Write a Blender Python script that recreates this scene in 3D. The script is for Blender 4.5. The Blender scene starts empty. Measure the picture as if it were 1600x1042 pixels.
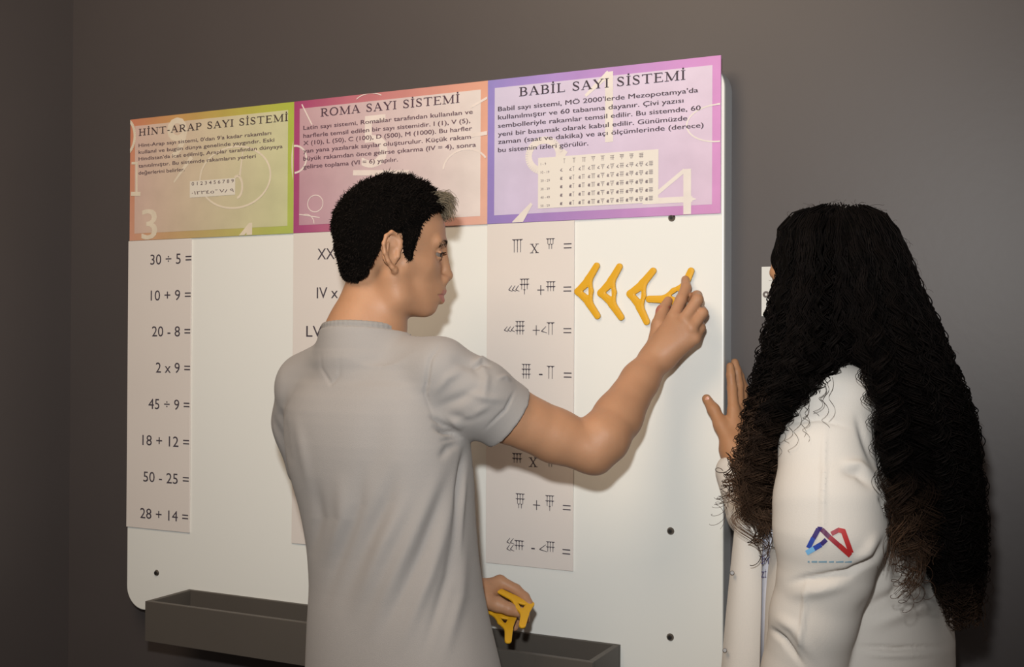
import bpy, bmesh, math, random
import numpy as np
from mathutils import Vector, Matrix
random.seed(7); RNG = np.random.default_rng(11)
PI = math.pi
scene = bpy.context.scene

# ------------------------------------------------------------------ camera, world, lights
F, YAW = 1800.0, -0.46031837
CAM = np.array([2.11741776, -2.13806244, 1.441])
RV = np.array([0.89591899, 0.44419198, 0.00475996])
UV_ = np.array([-4.96683e-04, -9.71369e-03, 9.99952698e-01])
FV = np.array([-0.4442172, 0.89587897, 0.00848206])
cd = bpy.data.cameras.new('camera'); cam = bpy.data.objects.new('camera', cd); scene.collection.objects.link(cam)
cd.sensor_width = 36; cd.lens = F / 1600 * 36; cd.clip_start = 0.05
cam.matrix_world = Matrix([[RV[0], UV_[0], -FV[0], CAM[0]], [RV[1], UV_[1], -FV[1], CAM[1]], [RV[2], UV_[2], -FV[2], CAM[2]], [0, 0, 0, 1]])
scene.camera = cam
scene.view_settings.view_transform = 'Standard'; scene.view_settings.look = 'None'
scene.view_settings.gamma = 1; scene.view_settings.exposure = 0.06; scene.view_settings.use_curve_mapping = False
w = bpy.data.worlds.new('world'); scene.world = w; w.use_nodes = True
w.node_tree.nodes['Background'].inputs[0].default_value = (1.0, 0.88, 0.80, 1); w.node_tree.nodes['Background'].inputs[1].default_value = 0.16

def light(name, kind, loc, target, power, size, color=(1, 1, 1), **kw):
    l = bpy.data.lights.new(name, kind); o = bpy.data.objects.new(name, l); scene.collection.objects.link(o)
    o.location = loc; l.energy = power; l.color = color
    if kind == 'AREA': l.shape = 'DISK'; l.size = size
    else: l.shadow_soft_size = size
    for k, v in kw.items(): setattr(l, k, v)
    o.rotation_euler = (Vector(target) - Vector(loc)).to_track_quat('-Z', 'Y').to_euler()
    return o
light('camera_flash', 'SPOT', (2.06, -2.17, 1.70), (0.80, 0.0, 1.84), 140, 0.035, (0.97, 1.0, 1.0), spot_size=math.radians(90), spot_blend=1.0)
light('ceiling_lamp', 'AREA', (0.9, -1.7, 2.95), (0.75, -0.2, 1.2), 24, 1.2, (1.0, 0.78, 0.56))

def at(u, v, y):
    "point where the photograph's pixel (u, v) meets the vertical plane y"
    d = FV + (u - 800) / F * RV - (v - 521) / F * UV_
    return CAM + (y - CAM[1]) / d[1] * d
def at3(t): return at(*t)

# ------------------------------------------------------------------ helpers
def s2l(c):
    c = np.array(c[:3], float) / 255
    return np.where(c <= .04045, c / 12.92, ((c + .055) / 1.055) ** 2.4)
def mat(name, rgb, rough=.6, spec=.5, bump=0, scale=200, metal=0, var=0, vscale=8, lin=False, sheen=0, sss=0, attr=None, detail=3):
    m = bpy.data.materials.new(name); m.use_nodes = True; nt = m.node_tree; b = nt.nodes['Principled BSDF']
    c = list(rgb if lin else s2l(rgb)) + [1]
    b.inputs['Base Color'].default_value = c; b.inputs['Roughness'].default_value = rough
    b.inputs['Specular IOR Level'].default_value = spec; b.inputs['Metallic'].default_value = metal
    if sheen: b.inputs['Sheen Weight'].default_value = sheen
    if sss:
        b.inputs['Subsurface Weight'].default_value = sss; b.inputs['Subsurface Radius'].default_value = (1, .35, .2); b.inputs['Subsurface Scale'].default_value = .006
    tc = nt.nodes.new('ShaderNodeTexCoord')
    if attr:
        a = nt.nodes.new('ShaderNodeAttribute'); a.attribute_name = attr; nt.links.new(a.outputs['Color'], b.inputs['Base Color'])
    elif var:
        n = nt.nodes.new('ShaderNodeTexNoise'); n.inputs['Scale'].default_value = vscale; n.inputs['Detail'].default_value = 4
        nt.links.new(tc.outputs['Object'], n.inputs['Vector'])
        mr = nt.nodes.new('ShaderNodeMapRange'); mr.inputs[1].default_value = .3; mr.inputs[2].default_value = .7; mr.inputs[3].default_value = 1 - var; mr.inputs[4].default_value = 1 + var
        nt.links.new(n.outputs['Fac'], mr.inputs[0])
        mx = nt.nodes.new('ShaderNodeVectorMath'); mx.operation = 'SCALE'; mx.inputs[0].default_value = c[:3]
        nt.links.new(mr.outputs[0], mx.inputs['Scale']); nt.links.new(mx.outputs[0], b.inputs['Base Color'])
    if bump:
        n = nt.nodes.new('ShaderNodeTexNoise'); n.inputs['Scale'].default_value = scale; n.inputs['Detail'].default_value = detail
        nt.links.new(tc.outputs['Object'], n.inputs['Vector'])
        bp = nt.nodes.new('ShaderNodeBump'); bp.inputs['Strength'].default_value = bump; bp.inputs['Distance'].default_value = .002
        nt.links.new(n.outputs['Fac'], bp.inputs['Height']); nt.links.new(bp.outputs['Normal'], b.inputs['Normal'])
    return m
def grad_mat(name, ctl, ctr, cbl, cbr, mott=.06, k=1.0):
    "printed card: four corner colours blended over the sheet, faint mottling"
    m = bpy.data.materials.new(name); m.use_nodes = True; nt = m.node_tree; b = nt.nodes['Principled BSDF']
    b.inputs['Roughness'].default_value = .55; b.inputs['Specular IOR Level'].default_value = .3
    tc = nt.nodes.new('ShaderNodeTexCoord'); sp = nt.nodes.new('ShaderNodeSeparateXYZ'); nt.links.new(tc.outputs['Generated'], sp.inputs[0])
    def mix(fac, a, bb):
        x = nt.nodes.new('ShaderNodeMix'); x.data_type = 'RGBA'; nt.links.new(fac, x.inputs[0])
        for sock, val in ((x.inputs[6], a), (x.inputs[7], bb)):
            if isinstance(val, tuple): sock.default_value = list(s2l(val) * k) + [1]
            else: nt.links.new(val, sock)
        return x.outputs[2]
    top = mix(sp.outputs[0], ctl, ctr); bot = mix(sp.outputs[0], cbl, cbr); c = mix(sp.outputs[2], bot, top)
    n = nt.nodes.new('ShaderNodeTexNoise'); n.inputs['Scale'].default_value = 14; n.inputs['Detail'].default_value = 6
    nt.links.new(tc.outputs['Object'], n.inputs['Vector'])
    mr = nt.nodes.new('ShaderNodeMapRange'); mr.inputs[1].default_value = .3; mr.inputs[2].default_value = .7; mr.inputs[3].default_value = 1 - mott; mr.inputs[4].default_value = 1 + mott
    nt.links.new(n.outputs['Fac'], mr.inputs[0])
    mx = nt.nodes.new('ShaderNodeVectorMath'); mx.operation = 'SCALE'; nt.links.new(c, mx.inputs[0]); nt.links.new(mr.outputs[0], mx.inputs['Scale'])
    nt.links.new(mx.outputs[0], b.inputs['Base Color'])
    return m

def obj(name, me, m=None, parent=None, smooth=False):
    if isinstance(me, bmesh.types.BMesh):
        bm = me; me = bpy.data.meshes.new(name); bm.to_mesh(me); bm.free()
    o = bpy.data.objects.new(name, me); scene.collection.objects.link(o)
    if m: me.materials.append(m)
    if smooth: me.polygons.foreach_set('use_smooth', [True] * len(me.polygons))
    if parent:
        o.parent = parent; p = parent; off = Vector((0, 0, 0))
        while p: off += p.location; p = p.parent
        me.transform(Matrix.Translation(-off))
    return o
def thing(name, label, cat, loc=(0, 0, 0), group=None):
    o = bpy.data.objects.new(name, None); scene.collection.objects.link(o); o.location = loc; o.empty_display_size = .05
    return tag(o, label, cat, group)
def tag(o, label, cat, group=None):
    o['label'] = label; o['category'] = cat
    if group: o['group'] = group
    return o
def bm_box(lo, hi, bev=0, seg=2):
    bm = bmesh.new(); bmesh.ops.create_cube(bm, size=1)
    lo, hi = np.array(lo, float), np.array(hi, float)
    for v in bm.verts: v.co = Vector(lo + (np.array(v.co) + .5) * (hi - lo))
    if bev: bmesh.ops.bevel(bm, geom=bm.edges[:], offset=bev, segments=seg, profile=.5, affect='EDGES')
    return bm
def raw_mesh(name, V, Fc):
    me = bpy.data.meshes.new(name); V = np.asarray(V, np.float32); Fc = np.asarray(Fc, np.int32)
    k = Fc.shape[1]
    me.vertices.add(len(V)); me.vertices.foreach_set('co', V.ravel())
    me.loops.add(Fc.size); me.loops.foreach_set('vertex_index', Fc.ravel())
    me.polygons.add(len(Fc)); me.polygons.foreach_set('loop_start', np.arange(0, Fc.size, k, dtype=np.int32))
    me.update(calc_edges=True); me.validate()
    me.polygons.foreach_set('use_smooth', np.ones(len(me.polygons), bool)); return me
def tubes(name, paths, radii, sides=4, col=None):
    "paths: list of (n,3) arrays; radii: list of (n,) arrays -> one mesh of tapered tubes"
    VV, FF, CC, off = [], [], [], 0
    ang = np.arange(sides) * 2 * PI / sides
    for i, (P, r) in enumerate(zip(paths, radii)):
        P = np.asarray(P, float); n = len(P); T = np.gradient(P, axis=0); T /= np.linalg.norm(T, axis=1)[:, None] + 1e-9
        ref = np.array([.31, .22, .92]); A = np.cross(T, ref); A /= np.linalg.norm(A, axis=1)[:, None] + 1e-9; B = np.cross(T, A)
        V = P[:, None] + (A[:, None] * np.cos(ang)[None, :, None] + B[:, None] * np.sin(ang)[None, :, None]) * np.asarray(r)[:, None, None]
        VV.append(V.reshape(-1, 3)); k = np.arange(n - 1)[:, None] * sides; s = np.arange(sides)[None]; s2 = (s + 1) % sides
        FF.append(np.stack([k + s, k + s2, k + sides + s2, k + sides + s], -1).reshape(-1, 4) + off)
        if col is not None: CC.append(np.repeat(np.asarray(col[i]), sides, axis=0))
        off += n * sides
    me = raw_mesh(name, np.concatenate(VV), np.concatenate(FF))
    if col is not None:
        ca = me.color_attributes.new('tint', 'FLOAT_COLOR', 'POINT'); C = np.concatenate(CC); ca.data.foreach_set('color', np.c_[C, np.ones(len(C))].astype(np.float32).ravel())
    return me

# ---- distance-field modelling: blended solids turned into one continuous surface
class Field:
    def __init__(s, lo, hi, h):
        s.lo = np.array(lo, float); s.h = h; s.n = np.ceil((np.array(hi) - s.lo) / h).astype(int) + 1
        s.ax = [s.lo[i] + h * np.arange(s.n[i]) for i in range(3)]
        s.D = np.full(s.n, .08, np.float32)
    def win(s, lo, hi, m):
        a = np.clip(np.floor((np.array(lo) - m - s.lo) / s.h).astype(int), 0, s.n); b = np.clip(np.ceil((np.array(hi) + m - s.lo) / s.h).astype(int) + 1, 0, s.n)
        sl = tuple(slice(a[i], b[i]) for i in range(3))
        P = np.stack(np.meshgrid(*[s.ax[i][sl[i]] for i in range(3)], indexing='ij'), -1).astype(np.float32)
        return sl, P
    def put(s, sl, d, k, op):
        if d.size == 0: return
        a = s.D[sl]
        if op == 'sub': d = -d
        if k <= 0: r = np.minimum(a, d) if op == 'add' else np.maximum(a, d)
        else:
            hh = np.maximum(k - np.abs(a - d), 0) / k; q = hh * hh * k * .25
            r = np.minimum(a, d) - q if op == 'add' else np.maximum(a, d) + q
        s.D[sl] = r
    def cone(s, a, b, ra, rb=None, k=.01, op='add', flat=None, fs=1):
        a, b = np.array(a, float), np.array(b, float); rb = ra if rb is None else rb; R = max(ra, rb)
        sl, P = s.win(np.minimum(a, b) - R, np.maximum(a, b) + R, k + 3 * s.h + .004)
        ba = b - a; q = P - a
        if flat is not None:
            nrm = np.array(flat, float); nrm /= np.linalg.norm(nrm); q = q + (q @ nrm)[..., None] * nrm * (1 / fs - 1)
        t = np.clip((q @ ba) / (ba @ ba + 1e-9), 0, 1)
        s.put(sl, np.linalg.norm(q - t[..., None] * ba, axis=-1) - (ra + (rb - ra) * t), k, op); return s
    def chain(s, pts, rs, k=.01, op='add', **kw):
        for i in range(len(pts) - 1): s.cone(pts[i], pts[i + 1], rs[i], rs[i + 1], k, op, **kw)
        return s
    def ell(s, c, r, R=None, k=.01, op='add', clip=None):
        c = np.array(c, float); r = np.array(r, float); R = np.eye(3) if R is None else np.array(R); m = r.max()
        sl, P = s.win(c - m, c + m, k + 3 * s.h + .004)
        q = (P - c) @ R.T; k0 = np.linalg.norm(q / r, axis=-1); k1 = np.linalg.norm(q / r ** 2, axis=-1) + 1e-6
        d = k0 * (k0 - 1) / k1
        if clip is not None: d = np.maximum(d, (P - c) @ np.array(clip[0]) - clip[1])
        s.put(sl, d, k, op); return s
    def loft(s, rows, k=.02, op='add', pw=2.0, R=None, o=None):
        "rows: (z, cx, cy, a, b, theta) horizontal ellipses, a along the direction theta"
        rows = np.array(sorted([tuple(r) for r in rows])); z = rows[:, 0]; m = rows[:, 3:5].max()
        lo = [rows[:, 1].min() - m, rows[:, 2].min() - m, z[0]]; hi = [rows[:, 1].max() + m, rows[:, 2].max() + m, z[-1]]
        sl, P = s.win(lo, hi, k + 3 * s.h)
        if P.size == 0: return s
        zz = P[0, 0, :, 2]
        def itp(c):
            y = rows[:, c]; f = np.interp(zz, z, y)          # smooth the piecewise profile a little
            w_ = (z[-1] - z[0]) / len(z) * .35
            return (np.interp(zz - w_, z, y) + np.interp(zz + w_, z, y) + 2 * f) / 4
        cx, cy, a, b, th = [itp(i)[None, None] for i in range(1, 6)]
        dx, dy = P[..., 0] - cx, P[..., 1] - cy
        x = dx * np.cos(th) + dy * np.sin(th); y = -dx * np.sin(th) + dy * np.cos(th)
        e = ((np.abs(x / a) ** pw + np.abs(y / b) ** pw) ** (1 / pw)); 
        g = np.sqrt((x / a ** 2) ** 2 + (y / b ** 2) ** 2) / np.maximum(np.sqrt((x / a) ** 2 + (y / b) ** 2), 1e-4)
        d = (e - 1) / np.maximum(g, 1e-3)
        d = np.maximum(d, np.maximum(P[..., 2] - z[-1], z[0] - P[..., 2])); s.put(sl, d, k, op); return s
    def noise(s, amp, scale, seed=0, mask=None):
        r = np.random.default_rng(seed); tot = 0; X, Y, Z = np.meshgrid(*s.ax, indexing='ij', sparse=True)
        for i in range(9):
            v = r.normal(size=3); v /= np.linalg.norm(v); v = v * scale * (0.7 + 1.0 * r.random()); tot = tot + np.sin(X * v[0] + Y * v[1] + Z * v[2] + r.random() * 6.28)
        tot = tot / 3 * amp; s.D += (tot if mask is None else tot * mask).astype(np.float32)
    def mesh(s, name):
        D = s.D; ins = D < 0; n = D.shape
        def cell(a, o): return a[o[0]:n[0] - 1 + o[0], o[1]:n[1] - 1 + o[1], o[2]:n[2] - 1 + o[2]]
        cnt = np.zeros([x - 1 for x in n], np.uint8)
        for o in np.ndindex(2, 2, 2): cnt += cell(ins, o)
        act = (cnt > 0) & (cnt < 8); idx = -np.ones(act.shape, np.int32); I = np.argwhere(act); idx[act] = np.arange(len(I))
        S = np.zeros((len(I), 3)); N = np.zeros(len(I))
        for axis in range(3):
            for o in np.ndindex(2, 2):
                b0 = [0, 0, 0]; oth = [i for i in range(3) if i != axis]; b0[oth[0]], b0[oth[1]] = o; b1 = list(b0); b1[axis] = 1
                va = D[tuple((I + b0).T)]; vb = D[tuple((I + b1).T)]; cr = (va < 0) != (vb < 0)
                t = np.where(cr, va / np.where(cr, va - vb, 1), 0); p = np.tile(np.array(b0, float), (len(I), 1)); p[:, axis] += t
                S += p * cr[:, None]; N += cr
        V = s.lo + (I + S / N[:, None]) * s.h; Q = []
        for axis in range(3):
            o1, o2 = [(1, 2), (2, 0), (0, 1)][axis]
            a = [slice(None)] * 3; b = [slice(None)] * 3; a[axis] = slice(0, n[axis] - 1); b[axis] = slice(1, None)
            A, B = ins[tuple(a)], ins[tuple(b)]
            E_ = np.argwhere(A != B); ok = (E_[:, o1] > 0) & (E_[:, o2] > 0) & (E_[:, o1] < n[o1] - 1) & (E_[:, o2] < n[o2] - 1); E_ = E_[ok]
            sgn = A[tuple(E_.T)]
            def g(d1, d2):
                e = E_.copy(); e[:, o1] += d1; e[:, o2] += d2; return idx[tuple(e.T)]
            q = np.stack([g(-1, -1), g(0, -1), g(0, 0), g(-1, 0)], -1); q[~sgn] = q[~sgn][:, ::-1]; Q.append(q)
        return raw_mesh(name, V, np.concatenate(Q))
def project(V):
    d = V - CAM; z = d @ FV; return 800 + F * (d @ RV) / z, 521 - F * (d @ UV_) / z
def get_v(me):
    V = np.empty(len(me.vertices) * 3, np.float32); me.vertices.foreach_get('co', V); N = np.empty_like(V); me.vertices.foreach_get('normal', N)
    return V.reshape(-1, 3).astype(float), N.reshape(-1, 3).astype(float)
def set_v(me, V): me.vertices.foreach_set('co', V.astype(np.float32).ravel()); me.update()
def folds(me, lines):
    "cloth folds: ridges (+) and valleys (-) running along lines on the side of the cloth the photo shows"
    V, N = get_v(me); u, v = project(V); face = np.clip(-((V - CAM) / np.linalg.norm(V - CAM, axis=1)[:, None] * N).sum(1) * 3, 0, 1); disp = np.zeros(len(V))
    for pts, wd, h in lines:
        pts = np.array(pts, float); best = np.full(len(V), 1e9); tt = np.zeros(len(V)); L = len(pts) - 1
        for i in range(L):
            a, b = pts[i], pts[i + 1]; ba = b - a; t = np.clip(((u - a[0]) * ba[0] + (v - a[1]) * ba[1]) / (ba @ ba), 0, 1)
            dd = np.hypot(u - a[0] - t * ba[0], v - a[1] - t * ba[1]); m = dd < best; best[m] = dd[m]; tt[m] = (i + t[m]) / L
        disp += h * np.exp(-(best / wd) ** 2) * np.sin(np.clip(tt, .0, 1) * PI) ** 1.5
    set_v(me, V + N * (disp * face)[:, None])

# ------------------------------------------------------------------ the room
WY = .055                                     # plane of the wall behind the board
m_wall = mat('wall_paint', (77, 71, 70), rough=.48, spec=.5, bump=.07, scale=60, var=.03, vscale=3)
m_floor = mat('floor_vinyl', (92, 88, 84), rough=.5, var=.1, vscale=5)
m_base = mat('baseboard_paint', (80, 74, 70), rough=.5)
def structure(name, bm, m): o = obj(name, bm, m); o['kind'] = 'structure'; return o
structure('floor', bm_box((-.40, -4.2, -.1), (4.2, WY + .12, 0)), m_floor)
structure('wall_back', bm_box((-.262, WY, 0), (4.2, WY + .12, 3.1)), m_wall)
structure('wall_left', bm_box((-.382, -4.2, 0), (-.262, WY + .12, 3.1)), m_wall)
structure('baseboard_back', bm_box((-.25, WY - .012, 0), (4.2, WY, .08), .002), m_base)

# ------------------------------------------------------------------ the board
BX0, BX1, BZ0, BZ1 = -.005, 1.506, .782, 1.985
m_board = mat('white_laminate', (233, 232, 226), rough=.33, spec=.4, var=.01, vscale=2)
m_edge = mat('board_edge', (190, 192, 194), rough=.35)
def rounded_slab(x0, x1, z0, z1, y0, y1, R, bev):
    bm = bmesh.new(); pts = []
    for cx, cz, a0 in ((x1 - R, z1 - R, 0), (x0 + R, z1 - R, 90), (x0 + R, z0 + R, 180), (x1 - R, z0 + R, 270)):
        for i in range(13): a = math.radians(a0 + i * 7.5); pts.append((cx + R * math.cos(a), y0, cz + R * math.sin(a)))
    f = bm.faces.new([bm.verts.new(p) for p in pts]); r = bmesh.ops.extrude_face_region(bm, geom=[f])
    bmesh.ops.translate(bm, verts=[v for v in r['geom'] if isinstance(v, bmesh.types.BMVert)], vec=(0, y1 - y0, 0))
    bmesh.ops.recalc_face_normals(bm, faces=bm.faces[:])
    if bev:
        ed = [e for e in bm.edges if len(e.link_faces) == 2 and abs(e.calc_face_angle(0)) > 1.2]
        bmesh.ops.bevel(bm, geom=ed, offset=bev, segments=3, profile=.5, affect='EDGES')
    return bm
board = thing('whiteboard', 'large white board with rounded corners mounted on the grey wall', 'board', (.75, WY, BZ0))
obj('face_panel', rounded_slab(BX0, BX1, BZ0, BZ1, 0, .012, .055, .003), m_board, board)
obj('edge_frame', rounded_slab(BX0 + .001, BX1 - .001, BZ0 + .001, BZ1 - .001, .012, WY, .054, 0), m_edge, board)
m_screw = mat('screw_steel', (120, 112, 104), rough=.3, metal=.9); m_dark = mat('screw_slot', (20, 18, 17), rough=.6)
def screw(x, z):
    bm = bmesh.new()
    bmesh.ops.create_cone(bm, segments=20, radius1=.0075, radius2=.005, depth=.004, cap_ends=True, matrix=Matrix.Translation((x, -.002, z)) @ Matrix.Rotation(PI / 2, 4, 'X'))
    o = obj('screw', bm, m_screw, board); bm = bmesh.new()
    bmesh.ops.create_cone(bm, segments=6, radius1=.003, radius2=.003, depth=.001, cap_ends=True, matrix=Matrix.Translation((x, -.0045, z)) @ Matrix.Rotation(PI / 2, 4, 'X'))
    s = obj('socket', bm, m_dark); s.parent = o; s.data.transform(Matrix.Translation(-board.location))
for x, z in ((1.402, 1.686), (1.402, 1.079), (1.402, .874), (.093, .877)): screw(x, z)

# ---- printing: lettering as flat geometry a fraction of a millimetre proud of its sheet
def text_mesh(body):
    c = bpy.data.curves.new('t', 'FONT'); c.body = body; c.resolution_u = 3
    o = bpy.data.objects.new('t', c); scene.collection.objects.link(o); dg = bpy.context.evaluated_depsgraph_get()
    me = bpy.data.meshes.new_from_object(o.evaluated_get(dg)); bpy.data.objects.remove(o); bpy.data.curves.remove(c); return me
def bounds(me):
    V = np.empty(len(me.vertices) * 3); me.vertices.foreach_get('co', V); V = V.reshape(-1, 3); return V.min(0), V.max(0)
_h = text_mesh('H'); CAP = bounds(_h)[1][1]
def put_text(bm, body, x0, z, cap, y, x1=None, xs=1.0, bold=0):
    "append a line of sans lettering to bm; baseline z, cap height, left x0 (and right x1)"
    me = text_mesh(body); lo, hi = bounds(me); s = cap / CAP; sx = s * xs if x1 is None else (x1 - x0) / (hi[0] - lo[0])
    for dx in ((0,) if not bold else (-bold, bold)):
        t = me.copy(); t.transform(Matrix(((sx, 0, 0, x0 - lo[0] * sx + dx), (0, 0, 0, y - (3e-5 if dx > 0 else 0)), (0, s, 0, z), (0, 0, 0, 1)))); bm.from_mesh(t)
QN = [0]
def quad(bm, p):
    QN[0] = (QN[0] + 1) % 12; p = [(a, b - QN[0] * .00002, c) for a, b, c in p]
    try: bm.faces.new([bm.verts.new(q) for q in p])
    except ValueError: pass
def bar(bm, x0, z0, x1, z1, wd, y, w2=None):
    w2 = wd if w2 is None else w2; d = np.array([x1 - x0, z1 - z0]); L = np.linalg.norm(d) + 1e-9; n = np.array([-d[1], d[0]]) / L / 2
    quad(bm, [(x0 + n[0] * wd, y, z0 + n[1] * wd), (x0 - n[0] * wd, y, z0 - n[1] * wd), (x1 - n[0] * w2, y, z1 - n[1] * w2), (x1 + n[0] * w2, y, z1 + n[1] * w2)])
def ribbon(bm, pts, wds, y):
    for i in range(len(pts) - 1): bar(bm, *pts[i], *pts[i + 1], wds[i], y, wds[i + 1])
# roman capitals with serifs: stems, hairlines, bowls on a unit cap height
def stem(bm, x, z0=0, z1=1, wd=.13, serif=(1, 1)):
    out = [((x, z0), (x, z1), wd, wd)]
    if serif[0]: out.append(((x - .17, z0 + .02), (x + .17, z0 + .02), .045, .045))
    if serif[1]: out.append(((x - .17, z1 - .02), (x + .17, z1 - .02), .045, .045))
    return out
def arc(cx, cz, rx, rz, a0, a1, w0, w1, n=12):
    P = []
    for i in range(n + 1):
        a = math.radians(a0 + (a1 - a0) * i / n); P.append(((cx + rx * math.cos(a), cz + rz * math.sin(a)), w0 + (w1 - w0) * abs(math.cos(a)) ** 1.5))
    return [(P[i][0], P[i + 1][0], P[i][1], P[i + 1][1]) for i in range(n)]
def glyph(ch):
    S = lambda *a, **k: stem(None, *a, **k)
    t, h = .13, .055
    if ch == 'H': return S(.2) + S(.75) + [((.2, .52), (.75, .52), h, h)], .98
    if ch == 'I': return S(.2), .42
    if ch == 'İ': return S(.2) + [((.13, 1.19), (.27, 1.19), .13, .13)], .42
    if ch == 'N': return S(.17, wd=h, serif=(1, 0)) + S(.78, wd=h, serif=(0, 1)) + [((.17, .98), (.78, .02), t, t), ((.02, .98), (.2, .98), .045, .045)], .97
    if ch == 'T': return S(.42, serif=(1, 0)) + [((.02, .97), (.82, .97), h, h), ((.04, .8), (.04, .98), .03, .07), ((.8, .8), (.8, .98), .03, .07)], .86
    if ch == '-': return [((.05, .36), (.33, .36), .08, .08)], .4
    if ch == 'A': return [((.42, 1), (.12, .03), h, h), ((.42, 1), (.76, .03), .13, .14), ((.22, .36), (.66, .36), h, h), ((0, .02), (.26, .02), .045, .045), ((.58, .02), (.92, .02), .045, .045)], .92
    if ch == 'V': return [((.15, 1), (.45, 0), t, t), ((.75, 1), (.45, 0), h, h)], .85
    if ch == 'Y': return S(.43, 0, .5, serif=(1, 0)) + [((.1, .98), (.43, .45), t, t), ((.76, .98), (.43, .45), h, h), ((0, .98), (.24, .98), .045, .045), ((.62, .98), (.88, .98), .045, .045)], .86
    if ch == 'E': return S(.2) + [((.2, .97), (.7, .97), h, h), ((.2, .03), (.74, .03), h, h), ((.2, .52), (.56, .52), h, h), ((.69, .8), (.69, .98), .03, .06), ((.73, .02), (.73, .22), .06, .03), ((.56, .42), (.56, .62), .05, .05)], .8
    if ch == 'L': return S(.2) + [((.2, .03), (.7, .03), h, h), ((.7, .02), (.7, .24), .06, .03)], .76
    if ch == 'M': return S(.18, wd=h, serif=(1, 0)) + S(.98, wd=t, serif=(1, 0)) + [((.18, .98), (.56, .05), t, t), ((.98, .98), (.56, .05), h, h), ((.02, .98), (.2, .98), .045, .045), ((.97, .98), (1.14, .98), .045, .045)], 1.17
    if ch == 'B': return S(.2) + arc(.38, .74, .26, .235, 90, -90, h, t) + arc(.38, .265, .32, .245, 90, -90, h, t) + [((.2, .975), (.4, .975), h, h), ((.2, .505), (.4, .505), h, h), ((.2, .02), (.4, .02), h, h)], .82
    if ch in 'PR':
        r = S(.2) + arc(.38, .73, .28, .25, 90, -90, h, t) + [((.2, .98), (.4, .98), h, h), ((.2, .48), (.4, .48), h, h)]
        if ch == 'R': r += [((.4, .48), (.72, .03), .12, .12), ((.66, .02), (.9, .02), .045, .045)]
        return r, (.9 if ch == 'R' else .8)
    if ch == 'O': return arc(.46, .5, .38, .48, 0, 360, h, .14, 28), .96
    if ch == 'S': return arc(.33, .74, .22, .24, 20, 180, h, .1) + arc(.33, .26, .24, .24, -160, 0, h, .1) + [((.11, .74), (.2, .6), .1, .13), ((.2, .6), (.47, .42), .13, .13), ((.47, .42), (.57, .26), .13, .1), ((.55, .72), (.55, .98), .06, .03), ((.08, .02), (.08, .28), .03, .06)], .7
    return [], .5
def serif_text(bm, s, x0, x1, z, cap, y):
    adv = 0; segs = []
    for ch in s:
        if ch == ' ': adv += .5; continue
        g, wd = glyph(ch); segs += [((a[0] + adv, a[1]), (b[0] + adv, b[1]), wa, wb) for a, b, wa, wb in g]; adv += wd + .07
    sx = (x1 - x0) / (adv - .07)
    for a, b, wa, wb in segs: bar(bm, x0 + a[0] * sx, z + a[1] * cap, x0 + b[0] * sx, z + b[1] * cap, wa * (cap + sx) * .62, y, wb * (cap + sx) * .62)
def clip_rect(bm, x0, x1, z0, z1):
    for co, no in (((x0, 0, 0), (-1, 0, 0)), ((x1, 0, 0), (1, 0, 0)), ((0, 0, z0), (0, 0, -1)), ((0, 0, z1), (0, 0, 1))):
        bmesh.ops.bisect_plane(bm, geom=bm.verts[:] + bm.edges[:] + bm.faces[:], plane_co=co, plane_no=no, clear_outer=True)
def ring(bm, cx, cz, rx, rz, wd, y, a0=0, a1=360):
    n = 48; P = [(cx + rx * math.cos(math.radians(a0 + (a1 - a0) * i / n)), cz + rz * math.sin(math.radians(a0 + (a1 - a0) * i / n))) for i in range(n + 1)]
    ribbon(bm, P, [wd] * (n + 1), y)
def xz(u, v): p = at(u, v, -.004); return p[0], p[2]
PZ0, PZ1 = 1.690, 1.991
m_ink = mat('ink', (52, 38, 52), rough=.6); m_ink_soft = mat('ink_soft', (98, 76, 80), rough=.6); m_ink_mid = mat('ink_mid', (66, 50, 62), rough=.6)
KP = 1.0
def poster(i, border, inner, title, lines, soft, numerals, numeral_rgb, label, m_text):
    x0, x1 = i * .5, i * .5 + .5
    if i == 2: x1 = 1.5
    t = thing('poster', label, 'poster', (x0 + .25, 0, PZ0))
    obj('poster_sheet', bm_box((x0, -.004, PZ0), (x1, -.0005, PZ1), .0004, 1), grad_mat('poster_border', *border, k=KP), t)
    bx, bz = .0165, .0175
    obj('tinted_panel', bm_box((x0 + bx, -.0044, PZ0 + bz), (x1 - bx, -.0035, PZ1 - bz)), grad_mat('poster_tint', *inner, k=KP), t)
    mn = mat('numeral_print', numeral_rgb, rough=.6, var=.05, vscale=30)
    for j, f in enumerate(numerals):
        bm = bmesh.new(); f(bm); bmesh.ops.translate(bm, verts=bm.verts[:], vec=(0, -j * .00002, 0)); clip_rect(bm, x0 + .0008, x1 - .0008, PZ0 + .0008, PZ1 - .0008)
        if len(bm.faces): obj('printed_stroke', bm, mn, t)
        else: bm.free()
    bm = bmesh.new(); (s, (ua, va), (ub, vb), cap) = title; a, b = xz(ua, va), xz(ub, vb)
    serif_text(bm, s, a[0], b[0], (a[1] + b[1]) / 2, cap, -.0052); obj('heading', bm, m_text, t)
    bm = bmesh.new()
    for s, u0, v0, u1 in lines:
        a = xz(u0, v0); put_text(bm, s, a[0], a[1], .0092 if i else .0085, -.0052, x1=xz(u1, v0 - (u1 - u0) * .11)[0], bold=0.00022)
    obj('paragraph', bm, soft, t)
    return t
def num(s, u, v, hpx, xs=1.0):
    def f(bm): a = xz(u, v); b = xz(u, v - hpx); put_text(bm, s, a[0], a[1], b[1] - a[1], -.0046, xs=xs, bold=.0016)
    return f
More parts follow.
